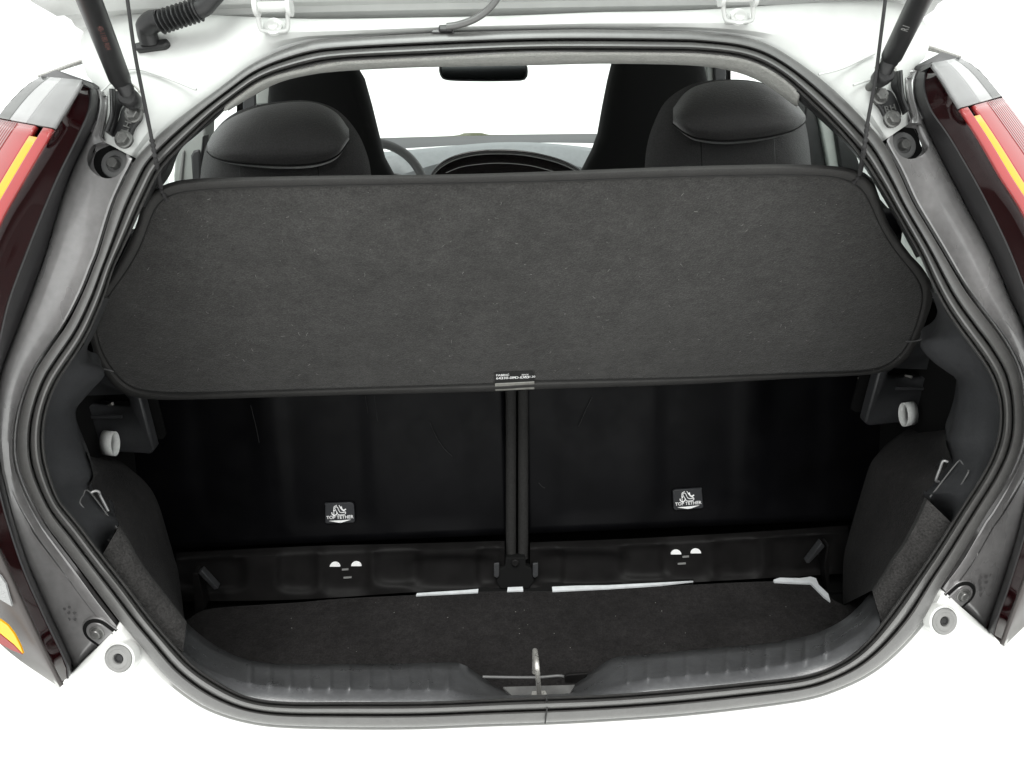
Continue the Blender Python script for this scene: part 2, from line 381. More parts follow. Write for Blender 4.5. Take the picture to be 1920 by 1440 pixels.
# lower tail panel and bumper (white)
i0 = idx(225, 1168); i1 = idx(1763, 1103)
low = [outp[i] for i in range(i0, i1 + 1)]
rl = [aS(*p) for p in low]
def outw(k):
    a = low[max(k - 2, 0)]; b = low[min(k + 2, len(low) - 1)]
    t = Vector((b[0] - a[0], b[1] - a[1])); t.normalize(); return Vector((-t.y, t.x))   # outwards in the opening's plane
rows = []
for d, h in ((-8, -0.012), (1, -0.009), (6, -0.004), (14, -0.001), (34, 0.004), (60, 0.012)):
    r = []
    for k, p in enumerate(low):
        o2 = outw(k); r.append(aS(p[0] + o2.x * d, p[1] + o2.y * d, h))
    rows.append(r)
base = rows[-1]
def far(p, a, Y, Z):
    x = p.x * (1 + a)
    return Vector((x, Y + 0.34 * abs(x) ** 2, Z))
rows.append([far(p, 0.35, -0.055, min(p.z, p.z * 0.62 - 0.035)) for p in base])
rows.append([far(p, 0.75, -0.085, p.z * 0.35 - 0.075) for p in base])
rows.append([far(p, 0.85, -0.125, p.z * 0.15 - 0.13) for p in base])
rows.append([far(p, 0.88, -0.13, -0.32) for p in base])
rows.append([far(p, 0.88, -0.07, -0.50) for p in base])
rows.append([far(p, 0.85, 0.05, -0.56) for p in base])
nl = len(low)
ENDS = {0: [(229,1161,-.012),(225,1168,-.009),(221,1175,-.004),(214,1183,-.001),(188,1209,.004),(158,1240,.010),(126,1274,.014),(50,1225,-.03),(-60,1180,-.05)],
        1: [(1759,1096,-.012),(1763,1104,-.009),(1768,1109,-.004),(1777,1115,-.001),(1805,1141,.004),(1834,1169,.010),(1864,1199,.014),(1930,1150,-.03),(2010,1110,-.05)]}
for e, tl in ENDS.items():
    for ri, t in enumerate(tl):
        src = rows[ri]; ke = 0 if e == 0 else nl - 1
        dv = aS(*t) - src[ke]
        rows[ri] = [p + dv * math.exp(-abs(k - ke) / 9.0) for k, p in enumerate(src)]
grid('bumper', rows, M['paint'], car, thick=0.004, sharp=60)

# ---------------------------------------------------------------- tail lamps and black garnish, both sides
SIDE = {
 'left': dict(
  A=[(157,150),(171,164),(172,190),(167,215),(143,267),(113,327),(83,397),(53,473),(20,563),(2,640),(-15,720),(-20,790),(-10,870),(0,912),(17,976),(47,1066),(87,1157),(126,1240),(130,1268)],
  B=[(181,167),(186,182),(183,212),(176,235),(160,267),(133,323),(110,390),(85,473),(53,563),(23,640),(2,697),(-9,760),(-8,830),(0,890),(8,918),(22,976),(52,1066),(92,1157),(132,1246),(134,1262)],
  C=[(154,150),(140,175),(116,213),(77,277),(33,353),(0,413),(-35,500),(-60,600),(-75,700),(-78,800),(-65,900),(-35,970),(0,1046),(29,1110),(69,1197),(112,1288)],
  D=[(77,143),(43,165),(0,213),(-60,300),(-120,400),(-170,520),(-190,700),(-170,900),(-100,1080),(0,1207),(112,1290)],
  top=[(203,181),(199,215),(191,252),(196,266),(225,281),(250,293)],
  inn=[(250,294),(231,334),(208,386),(182,470),(171,497),(151,547),(120,607),(85,657),(58,700),(39,750),(27,800),(25,850),(31,886),(52,938),(80,988),(96,1010),(140,1068),(181,1124),(221,1174)],
  fast=(203,299), lowbolt=(186,1182), plug=(222,1235), sgn=-1, end=(134,1264)),
 'right': dict(
  A=[(1744,118),(1733,135),(1730,167),(1743,207),(1773,250),(1803,300),(1833,353),(1867,420),(1893,477),(1920,550),(1942,640),(1955,720),(1955,800),(1943,890),(1920,992),(1890,1092),(1866,1160),(1859,1187)],
  B=[(1722,132),(1714,150),(1716,187),(1733,230),(1757,280),(1787,337),(1820,400),(1860,477),(1897,563),(1920,613),(1940,690),(1946,760),(1944,830),(1934,900),(1914,992),(1884,1092),(1860,1160),(1854,1184)],
  C=[(1747,118),(1770,150),(1800,200),(1840,263),(1880,333),(1920,397),(1960,490),(1985,590),(1998,690),(1998,790),(1985,890),(1955,1000),(1920,1100),(1900,1155),(1882,1210)],
  D=[(1800,108),(1833,128),(1870,170),(1920,235),(1990,330),(2050,450),(2090,620),(2100,780),(2070,950),(2000,1090),(1882,1213)],
  top=[(1697,146),(1699,175),(1711,218),(1705,230),(1680,246),(1660,260)],
  inn=[(1661,261),(1690,318),(1716,375),(1743,421),(1774,473),(1796,511),(1820,548),(1854,593),(1888,639),(1919,700),(1928,787),(1921,842),(1899,895),(1860,960),(1847,977),(1806,1048),(1766,1102)],
  fast=(1706,264), lowbolt=(1801,1112), plug=(1771,1165), sgn=1, end=(1854,1187)),
}
for side, D in SIDE.items():
    sg = D['sgn']; nm = side
    n = 60
    A, B, C, Dd, I = (px2(D[k], n) for k in ('A', 'B', 'C', 'D', 'inn'))
    # lamp body: dark plastic wall, burgundy flank, lens face, wrap to the body side
    pC = [aS(x, y, 0.075) for x, y in C]
    pA = [aS(x, y, 0.028) for x, y in A]
    pB = [aS(x, y, -0.002) for x, y in B]
    pB2 = [aS(x, y, -0.02) for x, y in B]
    wallp = grid('taillight', [[p for p in pB2], pB, [b.lerp(a, 0.5) + Vector((0, 0.004, 0)) for a, b in zip(pA, pB)], pA, [p + Vector((-sg * 0.0, -0.002, 0)) for p in pA]], M['lampside'], car)
    wallp['label'] = f'red and amber tail lamp on the {side} of the opening'
    pA2 = [p + Vector((sg * 0.0006, -0.0022, 0)) for p in pA]
    fl = [[a.lerp(c, t) + Vector((sg * 0.006 * math.sin(math.pi * t), -0.004 * math.sin(math.pi * t), 0)) for a, c in zip(pA2, pC)] for t in (0, .02, 0.25, 0.5, 0.75, 1)]
    grid('inner_lens', fl, M['burg'], wallp)
    tube('edge_bead', pA2, 0.0012, M['lampside'], wallp, n=120, seg=6)
    m2 = 12
    def face(u0, u1, v0, v1, mt, name, ribs=0):
        rr = []; m2 = 60 if ribs else 12
        for i in range(m2 + 1):
            u = u0 + (u1 - u0) * i / m2; r = []
            for j in range(int((v1 - v0) * 60) + 2):
                v = (v0 + (v1 - v0) * j / (int((v1 - v0) * 60) + 1)) * (n - 1)
                k = min(int(v), n - 2); t = v - k
                c = Vector(C[k]).lerp(Vector(C[k + 1]), t); d = Vector(Dd[k]).lerp(Vector(Dd[k + 1]), t)
                q = c.lerp(d, u)
                r.append(aS(q.x, q.y, 0.075 - 0.035 * u * u + (0.0003 * math.sin(ribs * 2 * math.pi * (u - u0) / (u1 - u0)) if ribs else 0)))
            rr.append(r)
        return grid(name, rr, mt, wallp, thick=0.004)
    face(0.0, 0.48, 0.0, 0.085, M['clear'], 'clear_lens')
    face(0.483, 0.78, 0.0, 0.085, M['clear2'], 'clear_lens')
    face(0.783, 1.0, 0.0, 0.085, M['clear3'], 'clear_lens')
    face(0.0, 0.16, 0.0875, 0.70, M['pink'], 'reflector_strip')
    face(0.163, 0.30, 0.105, 0.70, M['amber'], 'turn_signal')
    face(0.303, 0.62, 0.0875, 0.70, M['pink'], 'reversing_lens')
    face(0.623, 1.0, 0.0875, 0.70, M['red'], 'red_lens', 9)
    face(0.0, 1.0, 0.703, 1.0, M['smoke'], 'smoked_lens')
    if side == 'left':
        def lp(pts, mt, nmm): plate(nmm, [aS(x, y, 0.0775) for x, y in pts], mt, wallp, d=0.002)
        lp([(0,1080),(10,1095),(22,1137),(0,1124),(-40,1100),(-30,1060)], M['reflector'], 'reflector')
        lp([(0,1163),(14,1173),(27,1190),(38,1212),(43,1226),(26,1208),(0,1187),(-30,1168),(-30,1150)], M['amber'], 'turn_signal')
        lp([(-30,1169),(0,1189),(26,1210),(42,1227),(22,1219),(0,1207),(-40,1180)], M['red'], 'red_lens')
    wrap = [aS(x, y, 0.040) for x, y in Dd]
    grid('lamp_side', [wrap, [p + Vector((sg * 0.012, 0.05, -0.014)) for p in wrap], [p + Vector((sg * 0.03, 0.18, -0.06)) for p in wrap]], M['burg'], wallp)
    # thin top edge of the lamp
    t0 = aS(*D['C'][0], 0.075); t1 = aS(*D['D'][0], 0.045); t2 = aS(*D['B'][0], 0.0)
    plate('top_edge', [t0, t1, t1 + Vector((sg * 0.01, 0.05, 0.004)), t2 + Vector((0, 0.01, 0.003)), t2], M['lampside'], wallp, vec=Vector((0, 0, -0.003)))
    # body side ahead of the lamp
    grid('quarter_panel', [[p + Vector((sg * 0.03, 0.181, -0.06)) for p in wrap], [Vector((sg * 0.74, 0.6, p.z * 0.9 - 0.12)) for p in wrap], [Vector((sg * 0.80, 1.3, p.z * 0.9 - 0.14)) for p in wrap]], M['paint'], car, thick=0.003)
    sp = [[Vector((sg * w_, y_, z_)) for y_ in (0.03, 0.2, 0.6, 1.0, 1.4, 1.8)] for z_, w_ in ((-0.52, 0.79), (-0.3, 0.83), (-0.05, 0.84), (0.12, 0.82), (0.24, 0.78), (0.30, 0.70))]
    for r in sp: r[0] -= Vector((sg * 0.15, 0, 0)); r[1] -= Vector((sg * 0.05, 0, 0))
    grid('body_side', sp, M['paint'], car, thick=0.003)
    lb = [[Vector((sg * x_, S(x_, z_) + 0.022 + 0.9 * max(0, x_ - 0.60) ** 1.5 * 2, z_)) for x_ in (0.545, 0.57, 0.60, 0.64, 0.68, 0.72)] for z_ in (-0.30, -0.15, 0.0, 0.12, 0.24, 0.36, 0.46)]
    grid('lamp_bed', lb, M['paint'], car, thick=0.003)
    # garnish
    nI = 60
    topI = D['top'] + D['inn'][1:]
    I2 = px2(topI, nI); B2 = px2(D['B'], nI)
    # pair rows by height so the sheet does not shear
    gr = []
    for f, h in ((0.0, -0.009), (0.02, -0.005), (0.07, -0.0012), (0.15, 0.0006), (0.30, 0.0), (0.5, -0.0026), (0.7, -0.0042), (0.85, -0.004), (0.94, -0.003), (0.985, -0.004), (1.0, -0.010)):
        r = []
        for a, b in zip(B2, I2):
            r.append(aS(a[0] + (b[0] - a[0]) * f, a[1] + (b[1] - a[1]) * f, h))
        gr.append(r)
    ga = grid('garnish', gr, M['garnish'], car, thick=0.010)
    ga['label'] = f'satin black plastic garnish between the {side} tail lamp and the weatherstrip'
    # dark gap behind the garnish edge
    grid('gap_backing', [[aS(a[0] + (b[0]-a[0]) * f, a[1] + (b[1]-a[1]) * f, -0.016) for a, b in zip(B2, I2)] for f in (0.3, 0.8, 1.25)], M['void'], car)
    # recessed fastener
    fp = aS(*D['fast'], -0.004); fn = nS(fp)
    cut(ga, lathe('cutter', fp, fn, [(0.0178, -0.03), (0.0195, 0.02)], M['garnish'], seg=40))
    fp = fp + Vector((sg * -0.0022, 0, -0.0022)); fo = lathe('fastener', fp, fn, [(0.0150, -0.013), (0.0150, -0.0085), (0.0138, -0.0065), (0.0125, -0.0062), (0.0085, -0.0060), (0.0082, -0.0085), (0.0070, -0.0085)], M['cup'], car)
    lathe('bolt', fp, fn, [(0.0052, -0.008), (0.0052, -0.0015), (0.0046, -0.0005), (0.003, -0.0005), (0.0028, -0.001)], M['bolt'], fo, seg=24)
    # lower bolt in a U pocket open to the bumper edge
    bp = aS(*D['lowbolt'], -0.0042); bn = nS(bp)
    ed = (aS(*D['end'], 0) - aS(*D['inn'][-1], 0)).normalized()      # along the garnish foot
    dn = bn.cross(ed).normalized()
    if dn.dot(bp - aS(*D['plug'])) > 0: dn = -dn                      # towards the plug
    
    U = []
    for k in range(17):
        a = math.pi * k / 16
        U.append(bp + ed * math.cos(a) * 0.0165 - dn * math.sin(a) * 0.0165)
    U += [bp - ed * 0.0165 + dn * 0.05, bp + ed * 0.0165 + dn * 0.05]
    foot = 0.0135
    def Ush(k, h, ft): return [bp + (u - bp) * k + bn * h for u in U[:17]] + [bp - ed * 0.0165 * k + dn * ft + bn * h, bp + ed * 0.0165 * k + dn * ft + bn * h]
    plate('pocket_edge', Ush(1.08, 0.0022, foot), M['garnish'], car, vec=-bn * 0.004, bevel=0.0005)
    plate('pocket_shade', Ush(1.0, 0.0026, foot), M['void'], car, vec=-bn * 0.002)  # raised black plate, paints the shade of a recess
    pl2 = plate('lamp_tab', Ush(0.74, 0.0040, foot), M['garnish'], car, vec=-bn * 0.004, bevel=0.0008)
    lathe('bolt', bp + bn * 0.004, bn, [(0.0082, -0.002), (0.0082, 0.0008), (0.0072, 0.0014), (0.0055, 0.0012), (0.0053, 0.0042), (0.0046, 0.005), (0.003, 0.005), (0.0028, 0.0045)], M['bolt'], pl2, seg=30)
    # cast marks on the garnish
    V_, F_ = [], []
    mx, my = {-1: (124, 1152), 1: (1853, 1092)}[sg]
    for row, cnt in ((-10, 3), (0, 4), (12, 4), (24, 2)):
        for q in range(cnt):
            x_, y_ = mx - 14 + q * 10 + random.uniform(-1, 1), my + row + random.uniform(-1.5, 1.5) - q * 1.2
            k0 = len(V_)
            for kk in range(7): V_.append(aS(x_ + 3.4 * math.cos(kk * 0.9) + random.uniform(-.9, .9), y_ + 3.2 * math.sin(kk * 0.9) + random.uniform(-.9, .9), -0.0006))
            F_.append(tuple(range(k0, k0 + 7)))
    cm = newobj('cast_mark', V_, F_, M['cast'], ga, smooth=False); cm['kind'] = 'stuff'
    # plug below
    pp = aS(*D['plug'], 0.012); pn = (nS(pp) + Vector((0, 0, 0.35))).normalized()
    lathe('plug_seat', pp, pn, [(0.0175, -0.012), (0.0172, -0.001), (0.0162, 0.0006), (0.0152, 0.0), (0.0148, -0.003), (0.0, -0.003)], M['paint'], car, seg=36)
    pg = lathe('screw_plug', pp, pn, [(0.0146, -0.006), (0.0146, 0.0005), (0.0132, 0.0022), (0.0112, 0.0018), (0.0105, 0.001), (0.0062, 0.0012), (0.0056, 0.0004), (0.0052, -0.002)], M['plug'], car, seg=36)
    lathe('torx_recess', pp, pn, [(0.0048, -0.002), (0.0047, 0.0002), (0.0035, 0.0003), (0.003, -0.0008)], M['black'], pg, seg=12)

# ---------------------------------------------------------------- gas struts and brackets
def bracket(side, outline, wing, bolts, ball, mark, mp, mr):
    c0 = aS(*outline[0], 0.004)
    b = plate('strut_bracket', [aS(x, y, 0.0075) for x, y in px2(outline, 44, True)], M['black'], car, d=0.004, bevel=0.0012)
    b['label'] = f'black steel gas strut bracket with two hex bolts, {side} side'
    grid('flange', [[aS(x, y, 0.006) for x, y in px2(wing[0], 24)], [aS(*(0.3 * p + 0.7 * q for p, q in zip(u, v)), 0.010) for u, v in zip(px2(wing[0], 24), px2(wing[1], 24))], [aS(x, y, 0.022) for x, y in px2(wing[1], 24)]], M['black'], b, thick=0.003)
    for x, y in bolts:
        p = aS(x, y, 0.008); nn = nS(p)
        lathe('bolt', p, nn, [(0.0088, -0.002), (0.0088, 0.0008), (0.0076, 0.0016)], M['bolt'], b, seg=28)
        lathe('bolt_head', p, nn, [(0.0064, 0.0014), (0.0064, 0.0052), (0.0056, 0.0062), (0.003, 0.0062), (0.0026, 0.0057)], M['bolt'], b, seg=6)
    p = aS(*mp, 0.0085); nn = nS(p)
    u = aS(mp[0] + mr[0], mp[1] + mr[1], 0.0085) - p
    text('stamp', mark, p, u, nn.cross(u), 0.0095, M['bolt'], b, ext=0.0006)
    return b
bracket('left', [(238,192),(250,203),(262,206),(266,215),(262,226),(254,235),(248,246),(246,258),(243,268),(233,275),(221,271),(217,262),(212,254),(216,240),(222,222),(226,208),(232,200)],
        ([(213,257),(220,232),(226,208),(232,190),(226,166)], [(201,247),(206,235),(212,214),(212,190),(211,166)]),
        [(250,214),(232,261)], None, 'LH', (238,238), (7,-16))
bracket('right', [(1661,167),(1652,171),(1641,176),(1638,186),(1644,194),(1652,204),(1658,216),(1661,228),(1667,237),(1677,238),(1685,231),(1687,222),(1691,213),(1686,196),(1679,180),(1670,170)],
        ([(1692,216),(1685,196),(1678,178),(1670,160),(1676,134)], [(1702,208),(1699,203),(1691,184),(1688,160),(1686,132)]),
        [(1650,180),(1673,223)], None, 'RH', (1669,204), (16,-4))
STR = []
def strut(side, end, neck, start, top, tag_):
    pe, pn_, ps, pt = aS(*end, 0.026), aS(*neck, 0.034), aS(*start, 0.042), aY(*top, 0.05)
    ax = (pt - ps).normalized()
    ln_ = min(max((HP - ps).dot(TGN) / ax.dot(TGN), 0.45), 0.62)
    s = tube('gas_strut', [ps, ps + ax * ln_ * 0.72], 0.0098, M['black'], car, n=2, seg=28)
    tube('strut_rod', [ps + ax * ln_ * 0.70, ps + ax * (ln_ + 0.01)], 0.004, M['steel'], s, n=2, seg=14)
    STR.append(ps + ax * ln_)
    s['label'] = f'black gas strut holding up the tailgate, {side} side'
    tube('strut_end', [ps + ax * 0.004, ps - ax * 0.004, pn_, pn_.lerp(pe, 0.5)], [0.0094, 0.0094, 0.0085, 0.0075, 0.007], M['black'], s, n=10, seg=20)
    bn = nS(pe)
    lathe('ball_socket', pe, bn, [(0.0055, -0.012), (0.0085, -0.008), (0.0094, -0.002), (0.0094, 0.004), (0.008, 0.0065), (0.005, 0.007)], M['black'], s, seg=26)
    lathe('ball_stud', pe, bn, [(0.0045, -0.028), (0.0045, -0.008)], M['bolt'], s, seg=16)
    tube('retaining_clip', [pe + bn * 0.004 + Vector((0.0114 * math.cos(a), 0.003, 0.0114 * math.sin(a))) for a in [0.2 + 0.25 * k for k in range(11)]], 0.0009, M['steel'], s, seg=6)
    return s, ps, ax
HP = aY(960, 28, 0.27); TGN = Vector((0, math.sin(R(38)), math.cos(R(38))))
sl, psl, axl = strut('left', (243,184), (236,166), (224,146), (140,-70), '')
sr, psr, axr = strut('right', (1656,142), (1662,126), (1673,104), (1764,-80), '')
fr = (CAM - psr).normalized()
sup = (fr - axr * fr.dot(axr)).normalized()
text('lettering', 'R1', psr + axr * 0.062 + sup * 0.0099, axr, sup.cross(axr), 0.0085, M['plug'], sr)
fr = (CAM - psl).normalized(); sup = (fr - axl * fr.dot(axl)).normalized()
text('lettering', '48-1180 R04', psl + axl * 0.072 + sup * 0.0099 , -axl, sup.cross(-axl), 0.0062, mat('strut_print', (0.10, 0.045, 0.04), 0.7), sl)

# ---------------------------------------------------------------- open tailgate above
tgd = Vector((0, -math.cos(R(38)), math.sin(R(38)))); tgn = Vector((0, math.sin(R(38)), math.cos(R(38))))
hp = aY(960, 28, 0.27)
def tg(x, d, h): return Vector((x, hp.y, hp.z)) + tgd * d + tgn * h
tgr = []
for d, h in ((-0.012, 0.020), (-0.012, 0.004), (-0.006, 0.0), (0.010, 0.0), (0.014, 0.004), (0.022, 0.004), (0.027, -0.002), (0.05, -0.004), (0.056, 0.006), (0.085, 0.006)):
    wd = 0.44 + d * 0.5
    tgr.append([tg(-wd + 2 * wd * k / 30, d - 0.0 - 0.02 * abs(-1 + 2 * k / 30) ** 3 * 0, h - 0.012 * abs(-1 + 2 * k / 30) ** 4) for k in range(31)])
tailgate = grid('tailgate', tgr, M['paint_in'], car, thick=0.003)
tailgate['label'] = 'raised white tailgate hinged above the opening'
for s in (-1, 1):
    q = STR[0 if s < 0 else 1]; lathe('strut_mount', q - TGN * 0.012, TGN, [(0.009, -0.004), (0.012, 0.004), (0.014, 0.02)], M['black'], tailgate, seg=18)
    plate('side_rail', [tg(s * 0.47, 0.08, 0.006), tg(s * 0.54, 0.08, 0.002), tg(s * 0.62, 0.62, 0.002), tg(s * 0.52, 0.66, 0.006)], M['paint_in'], tailgate, vec=tgn * 0.02)
plate('rear_window', [tg(-0.47, 0.085, 0.012), tg(0.47, 0.085, 0.012), tg(0.53, 0.64, 0.012), tg(-0.53, 0.64, 0.012)], M['glass'], tailgate, vec=tgn * 0.004)
plate('lower_rail', [tg(-0.60, 0.64, 0.004), tg(0.60, 0.64, 0.004), tg(0.5, 0.72, 0.004), tg(-0.5, 0.72, 0.004)], M['paint_in'], tailgate, vec=tgn * 0.03)
for side, cx, dy in (('left', 515, 0), ('right', 1387, -18)):
    def hpnt(x, y, o2=0.012): return aS(cx + x, y + dy, o2)
    U = [(-31,-40),(-31,20),(-28,50),(-22,57),(0,59),(20,57),(25,50),(24,20),(22,-40)]
    h = tube('hinge', [hpnt(x, y, 0.012 + 0.0004 * (58 - y)) for x, y in U], 0.0021, M['paint_in'], tailgate, n=60, seg=10)
    h['label'] = f'white tailgate hinge, {side} one of the two'
    plate('hinge_foot', [hpnt(x, y, 0.010) for x, y in ((-24,56),(-22,40),(-12,36),(8,36),(19,40),(21,56))], M['paint_in'], h, d=0.008, bevel=0.001)
    pc = hpnt(-2, 50, 0.0115)
    lathe('hinge_bolt', pc, nS(pc), [(0.0085, -0.002), (0.0085, 0.0015), (0.0055, 0.002), (0.0052, 0.0045), (0.003, 0.005)], M['paint'], h, seg=20)
    a, b = hpnt(-38, 13, 0.034), hpnt(32, 12, 0.034)
    tube('hinge_pin', [a, b], 0.0045, M['paint_in'], h, n=2, seg=16)
    for x in (-34, 28):
        q = hpnt(x, 13, 0.034); lathe('pin_washer', q, b - a, [(0.0085, -0.002), (0.0085, 0.002)], M['paint_in'], h, seg=20)
# wiring boot (left) and washer hose (centre)
wb = tube('wiring_boot', [aS(*q) for q in ((281,80,0.004),(276,62,0.012),(276,50,0.018),(288,40,0.022),(302,38,0.024))], [0.0095, 0.0095, 0.010, 0.0100, 0.0098], M['black'], car, n=30, seg=18)
wb['label'] = 'black corrugated wiring boot at the upper left'
plate('boot_base', [aS(x, y, 0.0065) for x, y in ((250,80),(262,77),(300,72),(312,70),(315,80),(308,87),(270,92),(253,94))], M['black'], wb, d=0.010, bevel=0.002)
cp = [aS(*q) for q in ((300,42,0.024),(320,35,0.026),(345,27,0.028),(372,18,0.030))]
cpp = cr(cp, 121); rr_ = [0.0088 + 0.0022 * math.cos(k / 120 * 2 * math.pi * 9) for k in range(121)]
tube('corrugated_sleeve', cpp, rr_, M['black'], wb, n=0, seg=18)
tube('sleeve_end', [aS(*q) for q in ((366,20,0.030),(382,13,0.031),(394,0,0.033),(412,-22,0.036),(430,-60,0.04))], 0.0085, M['black'], wb, seg=16)
hc = plate('hose_clip', [aS(x, y, 0.010) for x, y in ((822,46),(842,44),(850,52),(848,58),(822,57))], M['black'], car, d=0.010, bevel=0.0015)
tube('washer_hose', [aS(*q) for q in ((838,50,0.012),(858,47,0.014),(885,38,0.018),(908,24,0.022),(926,6,0.027),(940,-20,0.032),(948,-60,0.04))], 0.0034, M['rubber'], hc, seg=12)
plate('clip_foot', [aS(x, y, 0.007) for x, y in ((810,60),(812,56),(850,55),(851,60))], M['cup'], hc, d=0.004)

# ---------------------------------------------------------------- load sill trim
topE = [(347,1166),(393,1203),(443,1230),(500,1243),(560,1245),(640,1245),(760,1244),(845,1242),(868,1246),(893,1261),(925,1284),(948,1296),(965,1297),(1040,1296),(1062,1293),(1080,1282),(1107,1261),(1132,1243),(1157,1232),(1200,1228),(1280,1221),(1360,1213),(1447,1205),(1520,1190),(1573,1167),(1607,1140),(1636,1107)]
fold = [(342,1218),(368,1240),(405,1259),(440,1272),(480,1282),(560,1289),(640,1291),(760,1292),(835,1292),(860,1296),(890,1302),(925,1305),(950,1305),(967,1304),(1040,1302),(1060,1301),(1085,1299),(1110,1295),(1140,1288),(1175,1280),(1215,1272),(1280,1266),(1360,1259),(1433,1250),(1500,1239),(1560,1218),(1612,1185),(1645,1150)]
seal_in = [(340,1223),(367,1250),(417,1283),(467,1307),(533,1317),(640,1317),(807,1316),(973,1309),(1140,1303),(1280,1292),(1413,1279),(1513,1267),(1573,1244),(1617,1211),(1655,1165)]
NT = 420
te, fo_ = px2(topE, NT), px2(fold, NT)
# pair by horizontal position
def atx(pl, x):
    for i in range(len(pl) - 1):
        if (pl[i][0] - x) * (pl[i + 1][0] - x) <= 0:
            t = (x - pl[i][0]) / ((pl[i + 1][0] - pl[i][0]) or 1); return pl[i][1] + (pl[i + 1][1] - pl[i][1]) * t
    return pl[0][1] if abs(pl[0][0] - x) < abs(pl[-1][0] - x) else pl[-1][1]
si = px2(seal_in, NT)
xs = [342 + (1650 - 342) * k / (NT - 1) for k in range(NT)]
rT, rF, rS, rM1, rM2, rD = [], [], [], [], [], []
def rib(x):
    v = 0
    for c0, n_ in ((470, 11), (1177, 11)):
        u = (x - c0) / 37.0
        if -0.5 < u < n_ - 0.5:
            d = abs(u - round(u)); v = max(v, math.exp(-(d / 0.13) ** 2))
    return v
for x in xs:
    yt, yf, ys = atx(te, max(x, 348) if x < 900 else min(x, 1635)), atx(fo_, x), atx(si, x)
    if yf > ys - 2: yf = ys - 2
    if yt > yf - 1: yt = yf - 1
    e = rib(x)
    rS.append([aS(x, ys + 3, -0.012), aS(x, ys, -0.012), aS(x, ys - 0.12 * (ys - yf), -0.0135), aS(x, ys - 0.5 * (ys - yf), -0.020),
               aS(x, yf + 0.12 * (ys - yf), -0.028), aS(x, yf, -0.033 + 0.005 * e), aS(x, yf - 0.10 * (yf - yt), -0.043 + 0.009 * e), aS(x, yf - 0.35 * (yf - yt), -0.066 + 0.008 * e),
               aS(x, yf - 0.7 * (yf - yt), -0.098 + 0.005 * e), aS(x, yt, -0.125), aS(x, yt, -0.125) + Vector((0, 0.004, -0.05))])
st = grid('sill_trim', [[r[k] for r in rS] for k in range(11)], M['sill'], car, sharp=60)
st['label'] = 'ribbed charcoal plastic load sill trim with a notch round the striker'
# things in the notch: metal lip, striker, mat pull tab
plate('sill_metal', [aZ(x, y, -0.03) for x, y in ((943,1288),(1078,1284),(1068,1300),(960,1304))], M['dullmetal'], st, vec=Vector((0, 0, -0.003)))
s0, s1 = aS(1011, 1303, -0.035), aS(1007, 1250, -0.010)
b0 = s0 + Vector((0, 0, 0))
str_ = tube('striker', [b0 + Vector((0, 0, -0.01)), b0, b0.lerp(s1, 0.85), s1 + Vector((0, 0.004, 0)), s1 + Vector((0, 0.02, -0.004)), s1 + Vector((0, 0.035, -0.012)), s1 + Vector((0, 0.04, -0.05))], 0.0029, M['steel'], car, n=40, seg=14)
str_['label'] = 'bare steel striker loop standing in the sill notch'
plate('striker_base', [aZ(x, y, -0.022) for x, y in ((998,1296),(1022,1295),(1026,1303),(996,1305))], M['steel'], str_, vec=Vector((0, 0, -0.003)))

# ---------------------------------------------------------------- luggage floor (removable mat)
ZF = -0.12
back = [(352,1160),(372,1146),(395,1140),(450,1135),(560,1128),(640,1121),(780,1114),(900,1108),(1035,1107),(1130,1103),(1240,1098),(1400,1090),(1500,1088),(1530,1092),(1545,1108),(1560,1122),(1585,1134)]
bk = [aZ(x, y, ZF) for x, y in px2(back, 70)]
mo = [p for p in bk] + [Vector((0.598, 0.35, ZF)), Vector((0.598, 0.075, ZF)), Vector((0.1, 0.068, ZF)), Vector((-0.1, 0.068, ZF)), Vector((-0.598, 0.075, ZF)), Vector((-0.598, 0.30, ZF))]
mt_ = plate('luggage_mat', mo, M['carpet'], None, vec=Vector((0, 0, -0.012)), bevel=0.003)
mt_['label'] = 'dark grey carpeted mat on the floor of the luggage bay'; mt_['category'] = 'car mat'
V, Fc = [], []
for _ in range(32):
    x, y = random.uniform(380, 1560), random.uniform(1125, 1225)
    if abs(x - 960) > 450 and y > 1160: continue
    q = random.uniform(0.5, 1.1); i = len(V)
    for k in range(5):
        a = 2 * math.pi * k / 5; V.append(aZ(x + q * math.cos(a) * random.uniform(0.6, 1.2), y + q * 0.8 * math.sin(a), ZF + 0.0012))
    Fc.append((i, i + 1, i + 2, i + 3, i + 4))
du = newobj('crumb', V, Fc, M['lint'], mt_, smooth=False); du['kind'] = 'stuff'
ptb = aZ(1066, 1276, ZF + 0.01)
tube('finger_loop', [aS(x, y, -0.10) for x, y in ((905,1269),(960,1270),(1010,1270),(1050,1267),(1064,1272))], 0.0018, M['cup'], mt_, seg=8)
plate('pull_tab', [aS(x, y, -0.095) for x, y in ((1058,1270),(1064,1266),(1102,1263),(1100,1270),(1080,1281),(1060,1281))], M['rail'], mt_, d=0.004, bevel=0.001)
# painted floor pan below
box('floor_pan', (-0.62, 0.05, -0.2), (0.62, 0.62, -0.16), M['void'], car)

